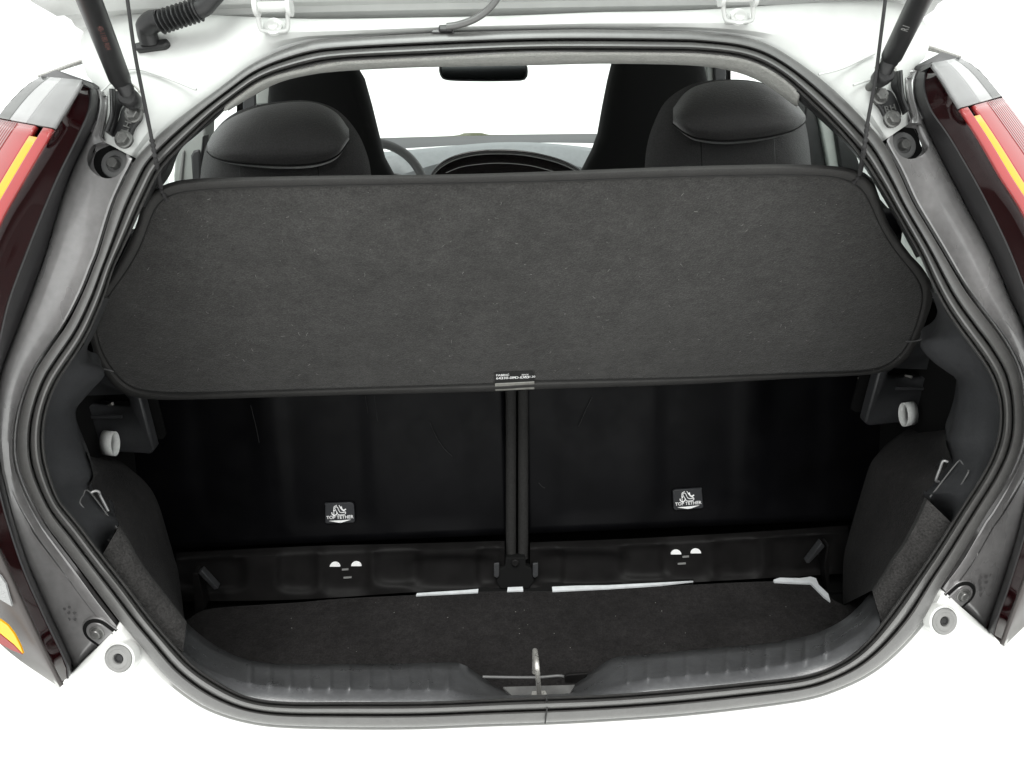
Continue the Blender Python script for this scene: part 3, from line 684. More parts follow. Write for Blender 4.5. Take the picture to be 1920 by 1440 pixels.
# ---------------------------------------------------------------- side trims, wheel-arch carpets, pillar brackets
TR = {
 'left': dict(
  seal=[(194,560),(183,592),(160,642),(133,682),(107,722),(90,765),(83,809),(85,855),(97,902),(113,942),(143,976),(194,1042)],
  inn=[(205,560),(180,620),(163,655),(172,679),(187,684),(195,694),(195,707),(176,727),(154,752),(143,767),(143,787),(150,817),(162,847),(177,889),(171,907),(183,936),(203,960),(223,984),(196,1040)],
  str_in=[(224,985),(243,1015),(259,1044),(280,1075),(303,1104),(325,1133),(350,1166)],
  str_out=[(193,1039),(215,1068),(240,1100),(262,1130),(287,1163),(310,1192),(343,1224)],
  arch=[(150,850),(201,864),(230,876),(254,887),(277,909),(290,929),(301,956),(312,993),(326,1042),(334,1071),(341,1120),(346,1162)],
  br=[(263,744),(289,843),(283,852),(215,848),(150,846),(128,800),(128,690),(200,680),(250,735)], slot=[(146,754),(222,751),(231,760),(234,777),(148,775)],
  glint=((197,763),(211,757)), loop=(206,831), ls=1, hook=[(171,924),(177,921),(185,922),(189,931),(203,958)], cubby=[(205,1015),(155,950),(150,942),(155,930),(168,922),(219,990)],
  sg=-1),
 'right': dict(
  seal=[(1757,550),(1777,592),(1813,642),(1847,689),(1867,732),(1875,775),(1868,832),(1843,889),(1800,955),(1783,982)],
  inn=[(1745,545),(1758,585),(1756,612),(1745,627),(1728,638),(1727,653),(1748,677),(1775,697),(1792,710),(1795,730),(1792,763),(1783,797),(1773,825),(1776,842),(1779,866),(1769,884),(1752,905),(1736,924),(1734,933),(1782,982)],
  str_in=[(1734,932),(1720,965),(1705,995),(1690,1022),(1672,1047),(1655,1076),(1635,1107)],
  str_out=[(1784,980),(1766,1008),(1747,1037),(1722,1072),(1697,1107),(1675,1138),(1653,1167)],
  arch=[(1775,800),(1720,812),(1691,820),(1672,832),(1644,853),(1630,874),(1618,912),(1604,959),(1590,1009),(1582,1044),(1580,1090),(1580,1135)],
  br=[(1647,699),(1622,793),(1630,799),(1690,793),(1760,790),(1795,750),(1800,640),(1725,636),(1660,690)], slot=[(1772,704),(1690,701),(1677,709),(1675,724),(1745,722)],
  glint=((1698,704),(1709,707)), loop=(1703,776), ls=-1, hook=[(1777,866),(1768,865),(1762,880),(1755,900),(1760,903)], cubby=[(1744,932),(1795,867),(1803,868),(1814,880),(1812,892),(1772,956)],
  sg=1)}
for side, T in TR.items():
    sg = T['sg']; n = 70
    s_, i_ = px2(T['seal'], n), px2(T['inn'], n)
    rows = []
    for f, dp in ((-0.06, -0.004), (0.02, -0.012), (0.3, -0.030), (0.7, -0.055), (0.95, -0.075), (1.0, -0.085)):
        rows.append([aS(a[0] + (b[0] - a[0]) * f, a[1] + (b[1] - a[1]) * f, dp) for a, b in zip(s_, i_)])
    rows.append([p + Vector((sg * 0.006, 0.008, 0)) for p in rows[-1]])
    rows.append([p + Vector((sg * 0.02, 0.035, 0)) for p in rows[-2]])
    tr_ = grid('side_trim', rows, M['trim'], car, sharp=45)
    tr_['label'] = f'charcoal plastic trim inside the {side} edge of the opening'
    # cubby lid line
    def on_trim(x, y):   # nearest depth of the trim surface at that pixel
        best = min(range(n), key=lambda k: min((s_[k][0] + (i_[k][0] - s_[k][0]) * f - x) ** 2 + (s_[k][1] + (i_[k][1] - s_[k][1]) * f - y) ** 2 for f in (0, .25, .5, .75, 1)))
        fb = min((0, .1, .2, .3, .4, .5, .6, .7, .8, .9, 1), key=lambda f: (s_[best][0] + (i_[best][0] - s_[best][0]) * f - x) ** 2 + (s_[best][1] + (i_[best][1] - s_[best][1]) * f - y) ** 2)
        return aS(x, y, -0.012 - 0.062 * fb + 0.002)
    tube('lid_outline', [on_trim(x, y) for x, y in T['cubby']], 0.00085, M['cup'], tr_, seg=6, n=40)
    hk = tube('cargo_hook', [aS(x, y, -0.062 - 0.002 * k) for k, (x, y) in enumerate(T['hook'])], 0.0016, M['hookm'], car, seg=10, n=24)
    hk['label'] = f'small steel cargo hook on the {side} trim'
    # carpet strip facing the tailgate, then the wheel arch going forward
    a_, b_ = px2(T['str_out'], 40), px2(T['str_in'], 40)
    cs = grid('side_carpet', [[aS(x, y, -0.004) for x, y in a_], [aS(x, y, -0.014) for x, y in a_], [aS(p[0]*.5+q[0]*.5, p[1]*.5+q[1]*.5, -0.020) for p, q in zip(a_, b_)], [aS(p[0]*.1+q[0]*.9, p[1]*.1+q[1]*.9, -0.030) for p, q in zip(a_, b_)], [aS(x, y, -0.040) for x, y in b_], [aS(x, y, -0.06) for x, y in b_]], M['carpet_lit'], car, sharp=60)
    cs['label'] = f'strip of carpet, coloured lighter for the light on it, between sill trim and {side} plastic trim'
    full_in = [T['inn'][k] for k in (range(12, 18))] + T['str_in'][1:]
    fa, fb = px2(full_in, 60), px2(T['arch'], 60)
    rows = []
    for f, dp, wob in ((-0.12, 0.07, 0), (0.0, 0.085, 0), (0.3, 0.14, 0), (0.6, 0.20, 0), (0.85, 0.245, 0), (0.97, 0.28, 0), (1.0, 0.30, 0)):
        rows.append([aS(a[0] + (b[0] - a[0]) * f, a[1] + (b[1] - a[1]) * f, -dp) for a, b in zip(fa, fb)])
    rows.append([p + Vector((sg * 0.03, 0.03, 0)) for p in rows[-1]])
    rows.append([p + Vector((sg * 0.12, 0.05, 0)) for p in rows[-2]])
    wa = grid('wheel_arch_carpet', rows, M['carpet'], car, sharp=60)
    wa['label'] = f'black carpet over the {side} wheel arch'
    # pillar bracket with the shelf slot and a webbing loop
    bo = [aY(x, y, 0.36) for x, y in T['br']]
    br = plate('shelf_bracket', bo, M['trim'], car, vec=Vector((0, 0.02, 0)), bevel=0.003)
    br['label'] = f'charcoal bracket under the {side} end of the parcel shelf'
    cut(br, plate('cutter', [aY(x, y, 0.34) for x, y in T['slot']], M['trim'], vec=Vector((0, 0.06, 0))))
    plate('slot_back', [p + Vector((0, 0.045, 0)) for p in bo], M['void'], br, vec=Vector((0, 0.004, 0)))
    (gx0, gy0), (gx1, gy1) = T['glint']
    tube('slot_glint', [aY(gx0, gy0, 0.372), aY(gx1, gy1, 0.362)], 0.0022, M['steel'], br, n=4, seg=8)  # short steel rod stands in for a glint inside the slot
    p0 = aY(T['slot'][0][0], T['slot'][2][1] + 22, 0.357); p1 = aY(T['slot'][3][0] - 6 * sg * -1, T['slot'][3][1] + 5, 0.357)
    tube('slot_lip', [aY(T['slot'][0][0] - sg * 22, T['slot'][3][1] + 5, 0.359), aY(T['slot'][3][0] + sg * 5, T['slot'][3][1] + 4, 0.358)], 0.0028, M['trim'], br, n=4, seg=8)
    # webbing loop
    lx, ly = T['loop']; cc = aY(lx, ly, 0.345)
    prof = []
    for k in range(24):
        a = 2 * math.pi * k / 24
        prof.append(Vector((0, 0.013 * math.cos(a) , 0.0150 * math.sin(a) + 0.004 * math.cos(a))))
    ax_ = Vector((-sg, -0.25, 0)).normalized()
    rr = [[cc + Vector((0, p.y, p.z)) + ax_ * t for p in prof] for t in (-0.009, 0.009)]
    lo_ = grid('webbing_loop', rr, M['strap'], car, closed=True, thick=0.0012)
    lo_['label'] = f'white webbing loop hanging below the {side} shelf bracket'
    # dark inner wall behind everything
    X = sg * 0.655
    plate('inner_wall', [Vector((X, 0.09, -0.2)), Vector((X, 2.2, -0.2)), Vector((X, 2.2, 0.30)), Vector((X, 0.09, 0.30))], M['void'], car, vec=Vector((sg * 0.01, 0, 0)))
    plate('bay_wall', [Vector((sg * 0.60, 0.10, -0.2)), Vector((sg * 0.60, 0.47, -0.2)), Vector((sg * 0.60, 0.47, 0.27)), Vector((sg * 0.60, 0.10, 0.27))], M['void'], car, vec=Vector((sg * 0.01, 0, 0)))

# ---------------------------------------------------------------- rear seat backs
def seatY(z): return 0.385 + 0.30 * (z + 0.1)
SB0 = Vector((0, seatY(0), 0)); SBN = Vector((0, -1, 0.30)).normalized()
def aSeat(px, py, off=0.0): return aP(px, py, SB0 + SBN * off, SBN)
def seatpt(x, z, off=0.0): return Vector((x, seatY(z), z)) + SBN * off
for side, sg, inner in (('left', -1, 950), ('right', 1, 986)):
    xin = aSeat(inner, 900).x
    # pressed panel: grid with shallow recessed fields
    NX, NZ = 56, 40; rows = []
    x0, x1 = xin, sg * 0.62
    for j in range(NZ + 1):
        z = -0.055 + (0.43 + 0.055) * j / NZ; r = []
        for i in range(NX + 1):
            x = x0 + (x1 - x0) * i / NX; ax = abs(x)
            d = 0
            for (c, hw, zc, hz) in ((0.13, 0.06, 0.12, 0.16), (0.30, 0.065, 0.12, 0.15), (0.46, 0.05, 0.12, 0.14)):
                fx = 1 / (1 + math.exp(min((abs(ax - c) - hw) / 0.004, 60))); fz = 1 / (1 + math.exp(min((abs(z - zc) - hz) / 0.004, 60)))
                d += -0.0035 * fx * fz
            r.append(seatpt(x, z, d))
        rows.append(r)
    sb = grid('rear_seat_back', rows, M['seatback'], car, thick=0.01, sharp=50)
    sb['label'] = f'black pressed back panel of the {side} rear seat'
    tube('edge_piping', [aSeat(inner + (8 if sg < 0 else -5), y, 0.004) for y in (690, 800, 900, 1000, 1046)], 0.0085, M['bars'], sb, n=20, seg=14)
    # cushion body behind the panel
    box('cushion', (min(xin, sg * 0.56), 0.56, 0.15), (max(xin, sg * 0.56), 0.66, 0.43), M['fabric2'], sb, bevel=0.03)
    # lower moulding with scallops
    rows = []
    yl = {-1: [(330,1036),(580,1024),(775,1019),(946,1014)], 1: [(994,1017),(1180,1010),(1400,998),(1590,985)]}[sg]
    yb = {-1: [(330,1128),(560,1124),(780,1110),(946,1102)], 1: [(994,1103),(1180,1098),(1400,1086),(1590,1075)]}[sg]
    nL = 120
    ta, tb = px2(yl, nL), px2(yb, nL)
    pock = {-1: [(395,60,1075,30),(560,36,1068,38),(648,44,1062,48),(745,40,1062,32),(850,80,1075,30),(918,22,1062,34)], 1: [(1025,30,1062,34),(1090,80,1068,30),(1208,42,1052,30),(1287,44,1040,48),(1380,42,1045,36),(1500,56,1040,34)]}[sg]
    for f in [k / 26 for k in range(27)]:
        r = []
        for a, b in zip(ta, tb):
            x, y = a[0] + (b[0] - a[0]) * f, a[1] + (b[1] - a[1]) * f
            o2 = 0.004 + 0.020 * min(1, f / 0.14)
            for (cx, hw, cy, hh) in pock:
                q = (abs(x - cx) / hw) ** 4 + (abs(y - cy) / hh) ** 4
                o2 -= 0.010 / (1 + math.exp(min((q - 1) * 2.5, 60))) * min(1, f / 0.14)
            r.append(aSeat(x, y, o2))
        rows.append(r)
    rows.append([p + Vector((0, 0.03, -0.012)) for p in rows[-1]])
    rl_ = grid('hinge_rail', rows, M['rail'], car, sharp=50)
    rl_['label'] = f'scalloped black rail along the foot of the {side} rear seat'
    # tether anchors: light through two half-moon openings each, painted as white plates
    for hx, hy in ({-1: [(628,1060), (668,1059)], 1: [(1268,1037), (1305,1035)]}[sg]):
        pts = [(hx + 10 * math.cos(math.pi * k / 12), hy + 3 - 9 * math.sin(math.pi * k / 12)) for k in range(13)]
        plate('anchor_eye_light', [aSeat(x, y, 0.0175) for x, y in pts], M['white'], rl_, d=0.004, bevel=0.0006)
    kx, ky = {-1: (647, 1069), 1: (1286, 1045)}[sg]
    plate('anchor_mark', [aSeat(kx + x, ky + y, 0.0165) for x, y in ((-6,-2),(6,-3),(6,0),(-6,1))], M['plug'], rl_, d=0.002)
    plate('anchor_mark', [aSeat(kx + x, ky + y, 0.0165) for x, y in ((-3,13),(12,12),(12,15),(-3,16))] if sg < 0 else [aSeat(kx + x, ky + y, 0.0165) for x, y in ((-15,11),(0,10),(0,13),(-15,14))], M['plug'], rl_, d=0.002)
    # tether label
    lx, ly = {-1: (637, 962), 1: (1290, 936)}[sg]
    tilt = -2.0 if sg < 0 else -4.0
    def L(x, y, o2=0.0055):
        a = R(tilt); return aSeat(lx + x * math.cos(a) - y * math.sin(a), ly + x * math.sin(a) + y * math.cos(a), o2)
    kx_ = -3 if sg < 0 else 3
    lab = plate('tether_label', [L(-25 + kx_, -19), L(25 + kx_, -19), L(27, -15), L(28, 17), L(24, 19), L(-24, 19), L(-28, 17), L(-27, -17)], M['label'], car, d=0.006, bevel=0.0008)
    lab['label'] = f'black tether label with white lettering on the {side} seat back'
    ru = L(10, 0) - L(-10, 0); uu = L(0, -10) - L(0, 10)
    text('lettering', 'TOP TETHER', L(0, 8, 0.0062), ru, uu, 0.0075, M['white'], lab, space=1.0, ext=0.0002)
    plate('pointer', [L(-21, 14, 0.0062), L(0, 13.6, 0.0062), L(21, 13, 0.0062), L(3, 18, 0.0062), L(-3, 18, 0.0062)], M['white'], lab, d=0.0004)
    def ln(pts, r=0.0006): tube('symbol', [L(x, y, 0.006) for x, y in pts], r, M['white'], lab, n=len(pts) * 4, seg=6)
    ln([(-5,-15),(-10,-12),(-11,-7),(-11,3)]); ln([(-15,-2),(-14,2),(-10,4),(-6,2),(-5,-2)], 0.0009); lathe('symbol', L(-10.5, -5, 0.006), SBN, [(0.0014, 0), (0.0014, 0.0004)], M['white'], lab, seg=10)
    ln([(-7,-12),(-9,-9),(-6,-3),(-2,3),(8,3),(11,1),(11,-2)]); ln([(-7,-12),(-4,-11),(-1,-4),(2,-1),(8,-1),(11,-2)])
    ln([(-1,-15),(2,-9),(6,-4)]); ln([(3,-9),(7,-5),(12,-7)], 0.0011); ln([(4,-7),(9,-3)], 0.0012); lathe('symbol', L(3, -11, 0.006), SBN, [(0.0015, 0), (0.0015, 0.0004)], M['white'], lab, seg=10)
plate('light_block', [Vector((-0.66, 0.54, -0.2)), Vector((0.66, 0.54, -0.2)), Vector((0.66, 0.60, 0.40)), Vector((-0.66, 0.60, 0.40))], M['void'], car, vec=Vector((0, 0.01, 0)))  # unseen black sheet added to stop light leaking past the seats
plate('under_seat', [Vector((-0.66, 0.34, -0.155)), Vector((0.66, 0.34, -0.155)), Vector((0.66, 0.56, -0.155)), Vector((-0.66, 0.56, -0.155))], M['void'], car, vec=Vector((0, 0, -0.01)))
for pts in (((806,792),(816,815),(830,838),(848,856)), ((685,742),(688,760),(690,775)), ((702,742),(705,765),(708,790)), ((1085,800),(1098,770),(1110,745)), ((470,720+40),(480,800),(486,830)), ((1010,905),(1016,912),(1022,915))):
    sc = tube('scuff', [aSeat(x, y, 0.0008) for x, y in pts], 0.0005, M['scuff'], car, seg=5)
# latch post in the middle, retaining angle plates
ct = plate('centre_hinge', [aSeat(x, y, 0.026) for x, y in ((948,1046),(985,1045),(986,1062),(997,1066),(1002,1090),(992,1104),(938,1105),(930,1090),(936,1066),(947,1063))], M['void'], car, d=0.02, bevel=0.002)
ct['label'] = 'black folding hinge between the two rear seat backs'
cb = aSeat(966, 1055, 0.028); lathe('bolt', cb, SBN, [(0.006, -0.002), (0.006, 0.002), (0.0045, 0.003)], M['rail'], ct, seg=20)
for x, s in ((931, -1), (1004, 1)):
    plate('hinge_ear', [aSeat(x + a, y, 0.030) for a, y in ((-5,1057),(5,1056),(5,1080),(-s * 1,1084),(-5,1081))], M['cup'] if False else M['trim'], ct, d=0.006, bevel=0.0008)
# white body metal showing between mat and seat
wm = plate('floor_crossmember', [aZ(x, y, -0.128) for x, y in ((780,1105),(940,1100),(1036,1092),(1100,1094),(1300,1085),(1300,1120),(780,1124))], M['void'], car, vec=Vector((0, 0, -0.004)))
for pts in (((782,1112),(876,1106),(897,1104),(896,1110),(780,1116)), ((1035,1100),(1080,1098),(1140,1097),(1240,1092),(1300,1089),(1240,1096),(1140,1103),(1036,1108)), ((952,1101),(980,1100),(981,1107),(951,1108))):
    plate('bare_metal', [aZ(x, y, -0.1175) for x, y in pts], M['whitemetal'], wm, vec=Vector((0, 0, -0.003)))
fz = plate('foam_edge', [aZ(x, y, -0.1165) for x, y in ((1450,1087),(1462,1083),(1500,1084),(1520,1081),(1530,1084),(1535,1096),(1553,1113),(1557,1127),(1545,1118),(1530,1103),(1520,1093),(1490,1092),(1452,1090))], M['whitemetal'], car, vec=Vector((0, 0, -0.004)))
fz['label'] = 'white torn foam edge at the right rear corner of the floor'
# folded plastic side pockets beside the mat
for side, pts1, pts2 in (('left', ((361,1076),(371,1075),(385,1140),(372,1156),(365,1150)), ((371,1075),(378,1070),(409,1104),(402,1106))), ('right', ((1551,1024),(1555,1022),(1556,1095),(1550,1105),(1546,1060)), ((1541,1018),(1547,1025),(1518,1056),(1512,1056)))):
    q = plate('floor_guide', [aY(x, y, 0.33) for x, y in pts1], M['rail'], car, vec=Vector((0, 0.02, 0)), bevel=0.0015)
    q['label'] = f'black plastic guide at the {side} rear corner of the floor'
    plate('guide_tab', [aY(x, y, 0.325) for x, y in pts2], M['trim'], q, vec=Vector((0, 0.012, 0)), bevel=0.001)

# ---------------------------------------------------------------- parcel shelf, hung by its cords
lowp, upp = aY(964, 735, 0.33), aY(964, 325, 0.20)
SN = Vector((1, 0, 0)).cross(upp - lowp).normalized()
if SN.dot(CAM - lowp) < 0: SN = -SN
def aSh(px, py, off=0.0): return aP(px, py, lowp + SN * off, SN)
SEAM = [(640,350),(467,354),(367,360),(322,367),(298,384),(284,413),(272,450),(258,483),(232,520),(207,553),(187,585),(180,612),(190,655),(213,694),(232,717),(253,729),(300,735),(367,736),(640,728),(927,719),(1003,714),(1280,708),(1480,700),(1600,696),(1645,692),(1677,677),(1700,648),(1712,622),(1727,573),(1728,543),(1713,515),(1680,478),(1650,430),(1633,391),(1620,363),(1597,344),(1563,334),(1480,331),(1280,334),(1040,342),(840,346)]
EDGE = [(640,329),(467,332),(367,335),(320,342),(287,359),(267,383),(257,417),(240,457),(215,505),(192,545),(172,590),(168,625),(178,668),(199,706),(218,727),(247,743),(290,749),(367,749),(640,741),(927,734),(1003,730),(1280,721),(1480,710),(1610,704),(1657,697),(1697,677),(1720,643),(1737,600),(1748,565),(1748,535),(1728,500),(1705,475),(1667,420),(1650,373),(1637,343),(1613,323),(1580,313),(1480,308),(1280,312),(1040,321),(840,327)]
shelf = bpy.data.objects.new('parcel_shelf', None); COL.objects.link(shelf); shelf.location = lowp
shelf['label'] = 'dark grey felt parcel shelf hung tilted above the luggage bay by two black cords'; shelf['category'] = 'parcel shelf'
NSH = 260
sd_ = px2(EDGE, NSH, True); sdd = px2(SEAM, 1400, True)
sm = [min(sdd, key=lambda q: (q[0] - p[0]) ** 2 + (q[1] - p[1]) ** 2) for p in sd_]
for _ in range(4):
    sm = [((sm[i - 1][0] + sm[i][0] + sm[(i + 1) % NSH][0]) / 3, (sm[i - 1][1] + sm[i][1] + sm[(i + 1) % NSH][1]) / 3) for i in range(NSH)]
def shr(f, h): return [aSh(a[0] + (b[0] - a[0]) * f, a[1] + (b[1] - a[1]) * f, h) for a, b in zip(sm, sd_)]
# felt panel: rings shrinking to the middle, slightly quilted so the light is not even
cxm, cym = 955, 530
rows = []
for k in range(15):
    t = 1 - k / 14.0 * 0.999
    r = []
    for x, y in sm:
        px_, py_ = cxm + (x - cxm) * t, cym + (y - cym) * t
        hgt = 0.0016 * math.sin(px_ * 0.013 + 1.3) * math.sin(py_ * 0.021 + 0.6) + 0.001 * math.sin(px_ * 0.031 + py_ * 0.017)
        r.append(aSh(px_, py_, (hgt * min(1, k / 2) - 0.0002)))
    rows.append(r)
rows.insert(0, shr(0.3, -0.002))
rows.insert(0, shr(0.3, -0.011))
pan = grid('felt_panel', rows, M['felt'], shelf, closed=True, sharp=60)
pan['label'] = 'grey felt underside of the shelf'
bi = grid('edge_binding', [shr(*q) for q in ((0.02, -0.008), (0.02, 0.0006), (0.06, 0.0022), (0.16, 0.0012), (0.22, 0.0022), (0.45, 0.0050), (0.7, 0.0048), (0.9, 0.002), (1.0, -0.004), (0.97, -0.011), (0.6, -0.014), (0.1, -0.0125))], M['binding'], shelf, closed=True, sharp=50)
tube('seam', [aSh(a[0] + (b[0] - a[0]) * 0.13, a[1] + (b[1] - a[1]) * 0.13, 0.0013) for a, b in zip(sm, sd_)], 0.0006, M['stitch'], bi, n=NSH, seg=5, closed=True)
# sewn-in label
tagp = plate('part_tag', [aSh(x, y, 0.0042) for x, y in ((928,720),(1002,716),(1002,730),(928,733))], M['tag'], shelf, d=0.003, bevel=0.0008)
tb_ = plate('tag_print', [aSh(x, y, 0.0032) for x, y in ((928,700),(945,699),(1000,698),(1002,711),(1002,716),(928,720))], M['tagblack'], tagp, d=0.002)
r_, u_ = aSh(1000, 709) - aSh(930, 711.5), aSh(964, 690) - aSh(964, 720)
text('print', 'FABRIC', aSh(930, 704, 0.0037), r_, u_, 0.0055, M['white'], tagp, align='LEFT')
text('print', '64330-0H', aSh(930, 709.5, 0.0037), r_, u_, 0.0066, M['white'], tagp, align='LEFT')
text('print', 'PO-EXO', aSh(961, 708.5, 0.0037), r_, u_, 0.0062, M['white'], tagp, align='LEFT')
text('print', '14.11.20', aSh(980, 707, 0.0037), r_, u_, 0.005, M['white'], tagp, align='LEFT')
text('print', 'MADE', aSh(978, 703, 0.0037), r_, u_, 0.0035, M['white'], tagp, align='LEFT')
# cords
for side, pts in (('left', [(313,376,None),(305,362,None),(300,345,'e'),(292,300,0.020),(284,258,0.024),(268,178,0.03),(252,95,0.04),(239,0,0.055),(222,-130,0.075),(190,-380,0.105)]), ('right', [(1600,344,None),(1609,333,None),(1613,322,'e'),(1620,280,0.020),(1627,228,0.024),(1641,150,0.03),(1650,80,0.04),(1660,0,0.055),(1676,-130,0.075),(1706,-380,0.105)])):
    P3 = []
    for x, y, o2 in pts:
        P3.append(aSh(x, y, 0.006) if o2 is None else (aSh(x, y, 0.008) if o2 == 'e' else aS(x, y, o2)))
    c = tube('cord', P3[3:], 0.0017, M['cordm'], shelf, n=60, seg=10)
    c['label'] = f'thin black lifting cord at the {side} corner'
    tw = cr(P3[:5], 90)
    tube('knotted_end', tw, [0.0020 + 0.0007 * math.sin(k * 1.4) for k in range(90)], M['cordm'], c, n=0, seg=8)
# pivot thread pins on the lower corners
for pts in (((195,692),(205,694),(213,697)), ((1699,640),(1712,640),(1728,636),(1742,626),(1745,612))):
    tube('pivot_thread', [aSh(x, y, 0.007) for x, y in pts], 0.0009, M['cup'], shelf, seg=6)
# loose lint fibres caught in the felt
V, Fc = [], []
for _ in range(210):
    x, y = random.uniform(230, 1700), random.uniform(360, 715)
    if x < 300 and y < 480 or x > 1640 and y < 480: continue
    L_ = random.uniform(2, 7); a = random.uniform(0, math.pi); k = random.uniform(-0.9, 0.9); wd = random.uniform(0.16, 0.32)
    if random.random() < 0.3: L_ *= 0.35; wd *= 1.5
    i = len(V)
    for s in range(5):
        t = s / 4
        px_, py_ = x + L_ * t * math.cos(a + k * t), y + L_ * t * math.sin(a + k * t)
        for sgn in (-1, 1):
            V.append(aSh(px_ - sgn * wd * math.sin(a), py_ + sgn * wd * math.cos(a), 0.0032 + 0.0004 * t))
    for s in range(4): Fc.append((i + 2 * s, i + 2 * s + 1, i + 2 * s + 3, i + 2 * s + 2))
li = newobj('lint', V, Fc, M['lint'], shelf, smooth=False); li['kind'] = 'stuff'

# ---------------------------------------------------------------- head restraints of the rear seats
HR = {
 'left': dict(sil=[(374,345),(380,300),(392,262),(420,226),(460,203),(520,191),(580,189),(630,205),(668,245),(690,295),(698,345)],
   seam=[(389,284),(400,294),(430,303),(480,308),(540,310),(595,306),(632,292),(655,262)],
   top=[(389,268),(402,246),(430,222),(480,201),(540,191),(590,192),(630,210),(654,240)]),
 'right': dict(sil=[(1208,330),(1212,280),(1224,236),(1250,188),(1300,157),(1360,149),(1420,153),(1468,172),(1500,205),(1514,250),(1522,320)],
   seam=[(1262,232),(1285,250),(1310,260),(1363,264),(1430,258),(1480,247),(1506,232),(1511,222)],
   top=[(1262,200),(1285,172),(1315,157),(1363,150),(1420,154),(1465,171),(1495,197),(1510,216)])}
for side, H in HR.items():
    n = 50
    sl_ = px2(H['sil'], n)
    h = grid('headrest', [[aY(x, y, 0.655) for x, y in sl_], [aY(x, y, 0.68) for x, y in sl_], [aY(x, y, 0.71) for x, y in sl_]], M['fabric'], car)
    # front skin of the shell, dished below the cushion
    cx_ = sum(p[0] for p in sl_) / n; yb_ = sl_[0][1]
    rows = []
    for t in (1, 0.97, 0.9, 0.75, 0.5, 0.25, 0.01):
        rows.append([aY(cx_ + (x - cx_) * t, yb_ + (y - yb_) * t, 0.655 - 0.020 * math.sin(math.pi * min(1, (1 - t) * 4) / 2) + 0.02 * max(0, 0.7 - t)) for x, y in sl_])
    sh = grid('shell', rows, M['fabric'], h)
    h['label'] = f'black fabric head restraint of the {side} rear seat'
    se, tp = px2(H['seam'], n), px2(H['top'], n)
    rows = []
    for f, Y in ((-0.02, 0.66), (-0.055, 0.605), (-0.055, 0.580), (-0.045, 0.565), (-0.025, 0.557), (0.0, 0.560), (0.012, 0.5595), (0.05, 0.551), (0.2, 0.546), (0.45, 0.553), (0.7, 0.575), (0.88, 0.605), (0.97, 0.630), (1.0, 0.66)):
        rows.append([aY(a[0] + (b[0] - a[0]) * f, a[1] + (b[1] - a[1]) * f, Y + 0.03 * abs(2 * k / (n - 1) - 1) ** 6) for k, (a, b) in enumerate(zip(se, tp))])
    cu = grid('cushion', rows, M['fabric'], h, sharp=70)
    tube('piping', [aY(x, y, 0.5585 + 0.03 * abs(2 * k / (n - 1) - 1) ** 6) for k, (x, y) in enumerate(se)], 0.0016, M['stitch'], cu, n=80, seg=6)
    for fx in (0.22, 0.72):
        px_ = se[int(fx * n)][0]; py_ = se[int(fx * n)][1]
        tube('stitch_line', [aY(px_, py_ + 6, 0.585), aY(px_ + 3, yb_ + 6, 0.585)], 0.0007, M['cup'] if fx < 0.5 and side == 'left' or fx > 0.5 and side == 'right' else M['stitch'], cu, n=6, seg=5)

# ---------------------------------------------------------------- cabin ahead: front seats, dash, wheel, mirror, glass, pillars
def slices(name, levels, Y, dep, mt, parent, lean=0.0):
    """stack of rounded sections: (left px, right px, y px)"""
    rows = []; y0 = levels[-1][2]
    for l, r, y in levels:
        yy = Y + lean * (y0 - y); a, b = aY(l, y, yy), aY(r, y, yy)
        c = (a + b) / 2; hw = (b - a).length / 2; rg = []
        for k in range(32):
            t = 2 * math.pi * k / 32
            cs, sn = math.cos(t), math.sin(t)
            rg.append(c + Vector((math.copysign(abs(cs) ** 0.6, cs) * hw, dep * math.copysign(abs(sn) ** 0.6, sn), 0)))
        rows.append(rg)
    n = 32; V = [p for r in rows for p in r]; Fc = []
    for i in range(len(rows) - 1):
        for k in range(n): Fc.append((i * n + k, i * n + (k + 1) % n, (i + 1) * n + (k + 1) % n, (i + 1) * n + k))
    Fc.append(tuple(range(n))); Fc.append(tuple(range((len(rows) - 1) * n, len(rows) * n)))
    return newobj(name, V, Fc, mt, parent, sharp=60)
fsl = slices('front_seat', [(560,620,60),(530,652,90),(515,668,125),(508,683,150),(505,697,200),(500,710,253),(490,722,300),(470,738,330),(440,770,380),(420,790,480)], 1.25, 0.06, M['fabric2'], car)
fsl['label'] = 'black front seat back on the left with built-in head restraint'
fsr = slices('front_seat', [(1200,1260,50),(1165,1300,85),(1148,1315,118),(1140,1322,150),(1130,1330,200),(1121,1338,250),(1110,1345,280),(1090,1360,318),(1060,1385,370),(1040,1400,470)], 1.25, 0.06, M['fabric2'], car)
fsr['label'] = 'black front seat back on the right with built-in head restraint'
dsh = loft('dashboard', [([(560,262),(760,258),(960,253),(1200,250)], lambda x, y: aY(x, y, 2.35)), ([(560,270),(760,266),(960,260),(1200,257)], lambda x, y: aY(x, y, 2.25)), ([(560,278),(740,276),(960,266),(1200,266)], lambda x, y: aY(x, y, 2.12)), ([(560,282),(740,279),(960,268),(1200,270)], lambda x, y: aY(x, y, 2.1))], 40, M['dashdark'], car)
dsh['label'] = 'grey dashboard with an oval glossy centre display'
loft('dash_top', [([(640,290),(740,283),(830,275),(930,267),(1020,268),(1110,277),(1190,290)], lambda x, y: aY(x, y, 2.08)), ([(640,300),(740,292),(830,283),(930,273),(1020,274),(1110,284),(1190,298)], lambda x, y: aY(x, y, 2.03)), ([(640,345),(740,330),(830,305),(930,290),(1020,295),(1110,320),(1190,340)], lambda x, y: aY(x, y, 1.98)), ([(640,400),(740,400),(830,400),(930,400),(1020,400),(1110,400),(1190,400)], lambda x, y: aY(x, y, 1.97))], 40, M['dash'], dsh)
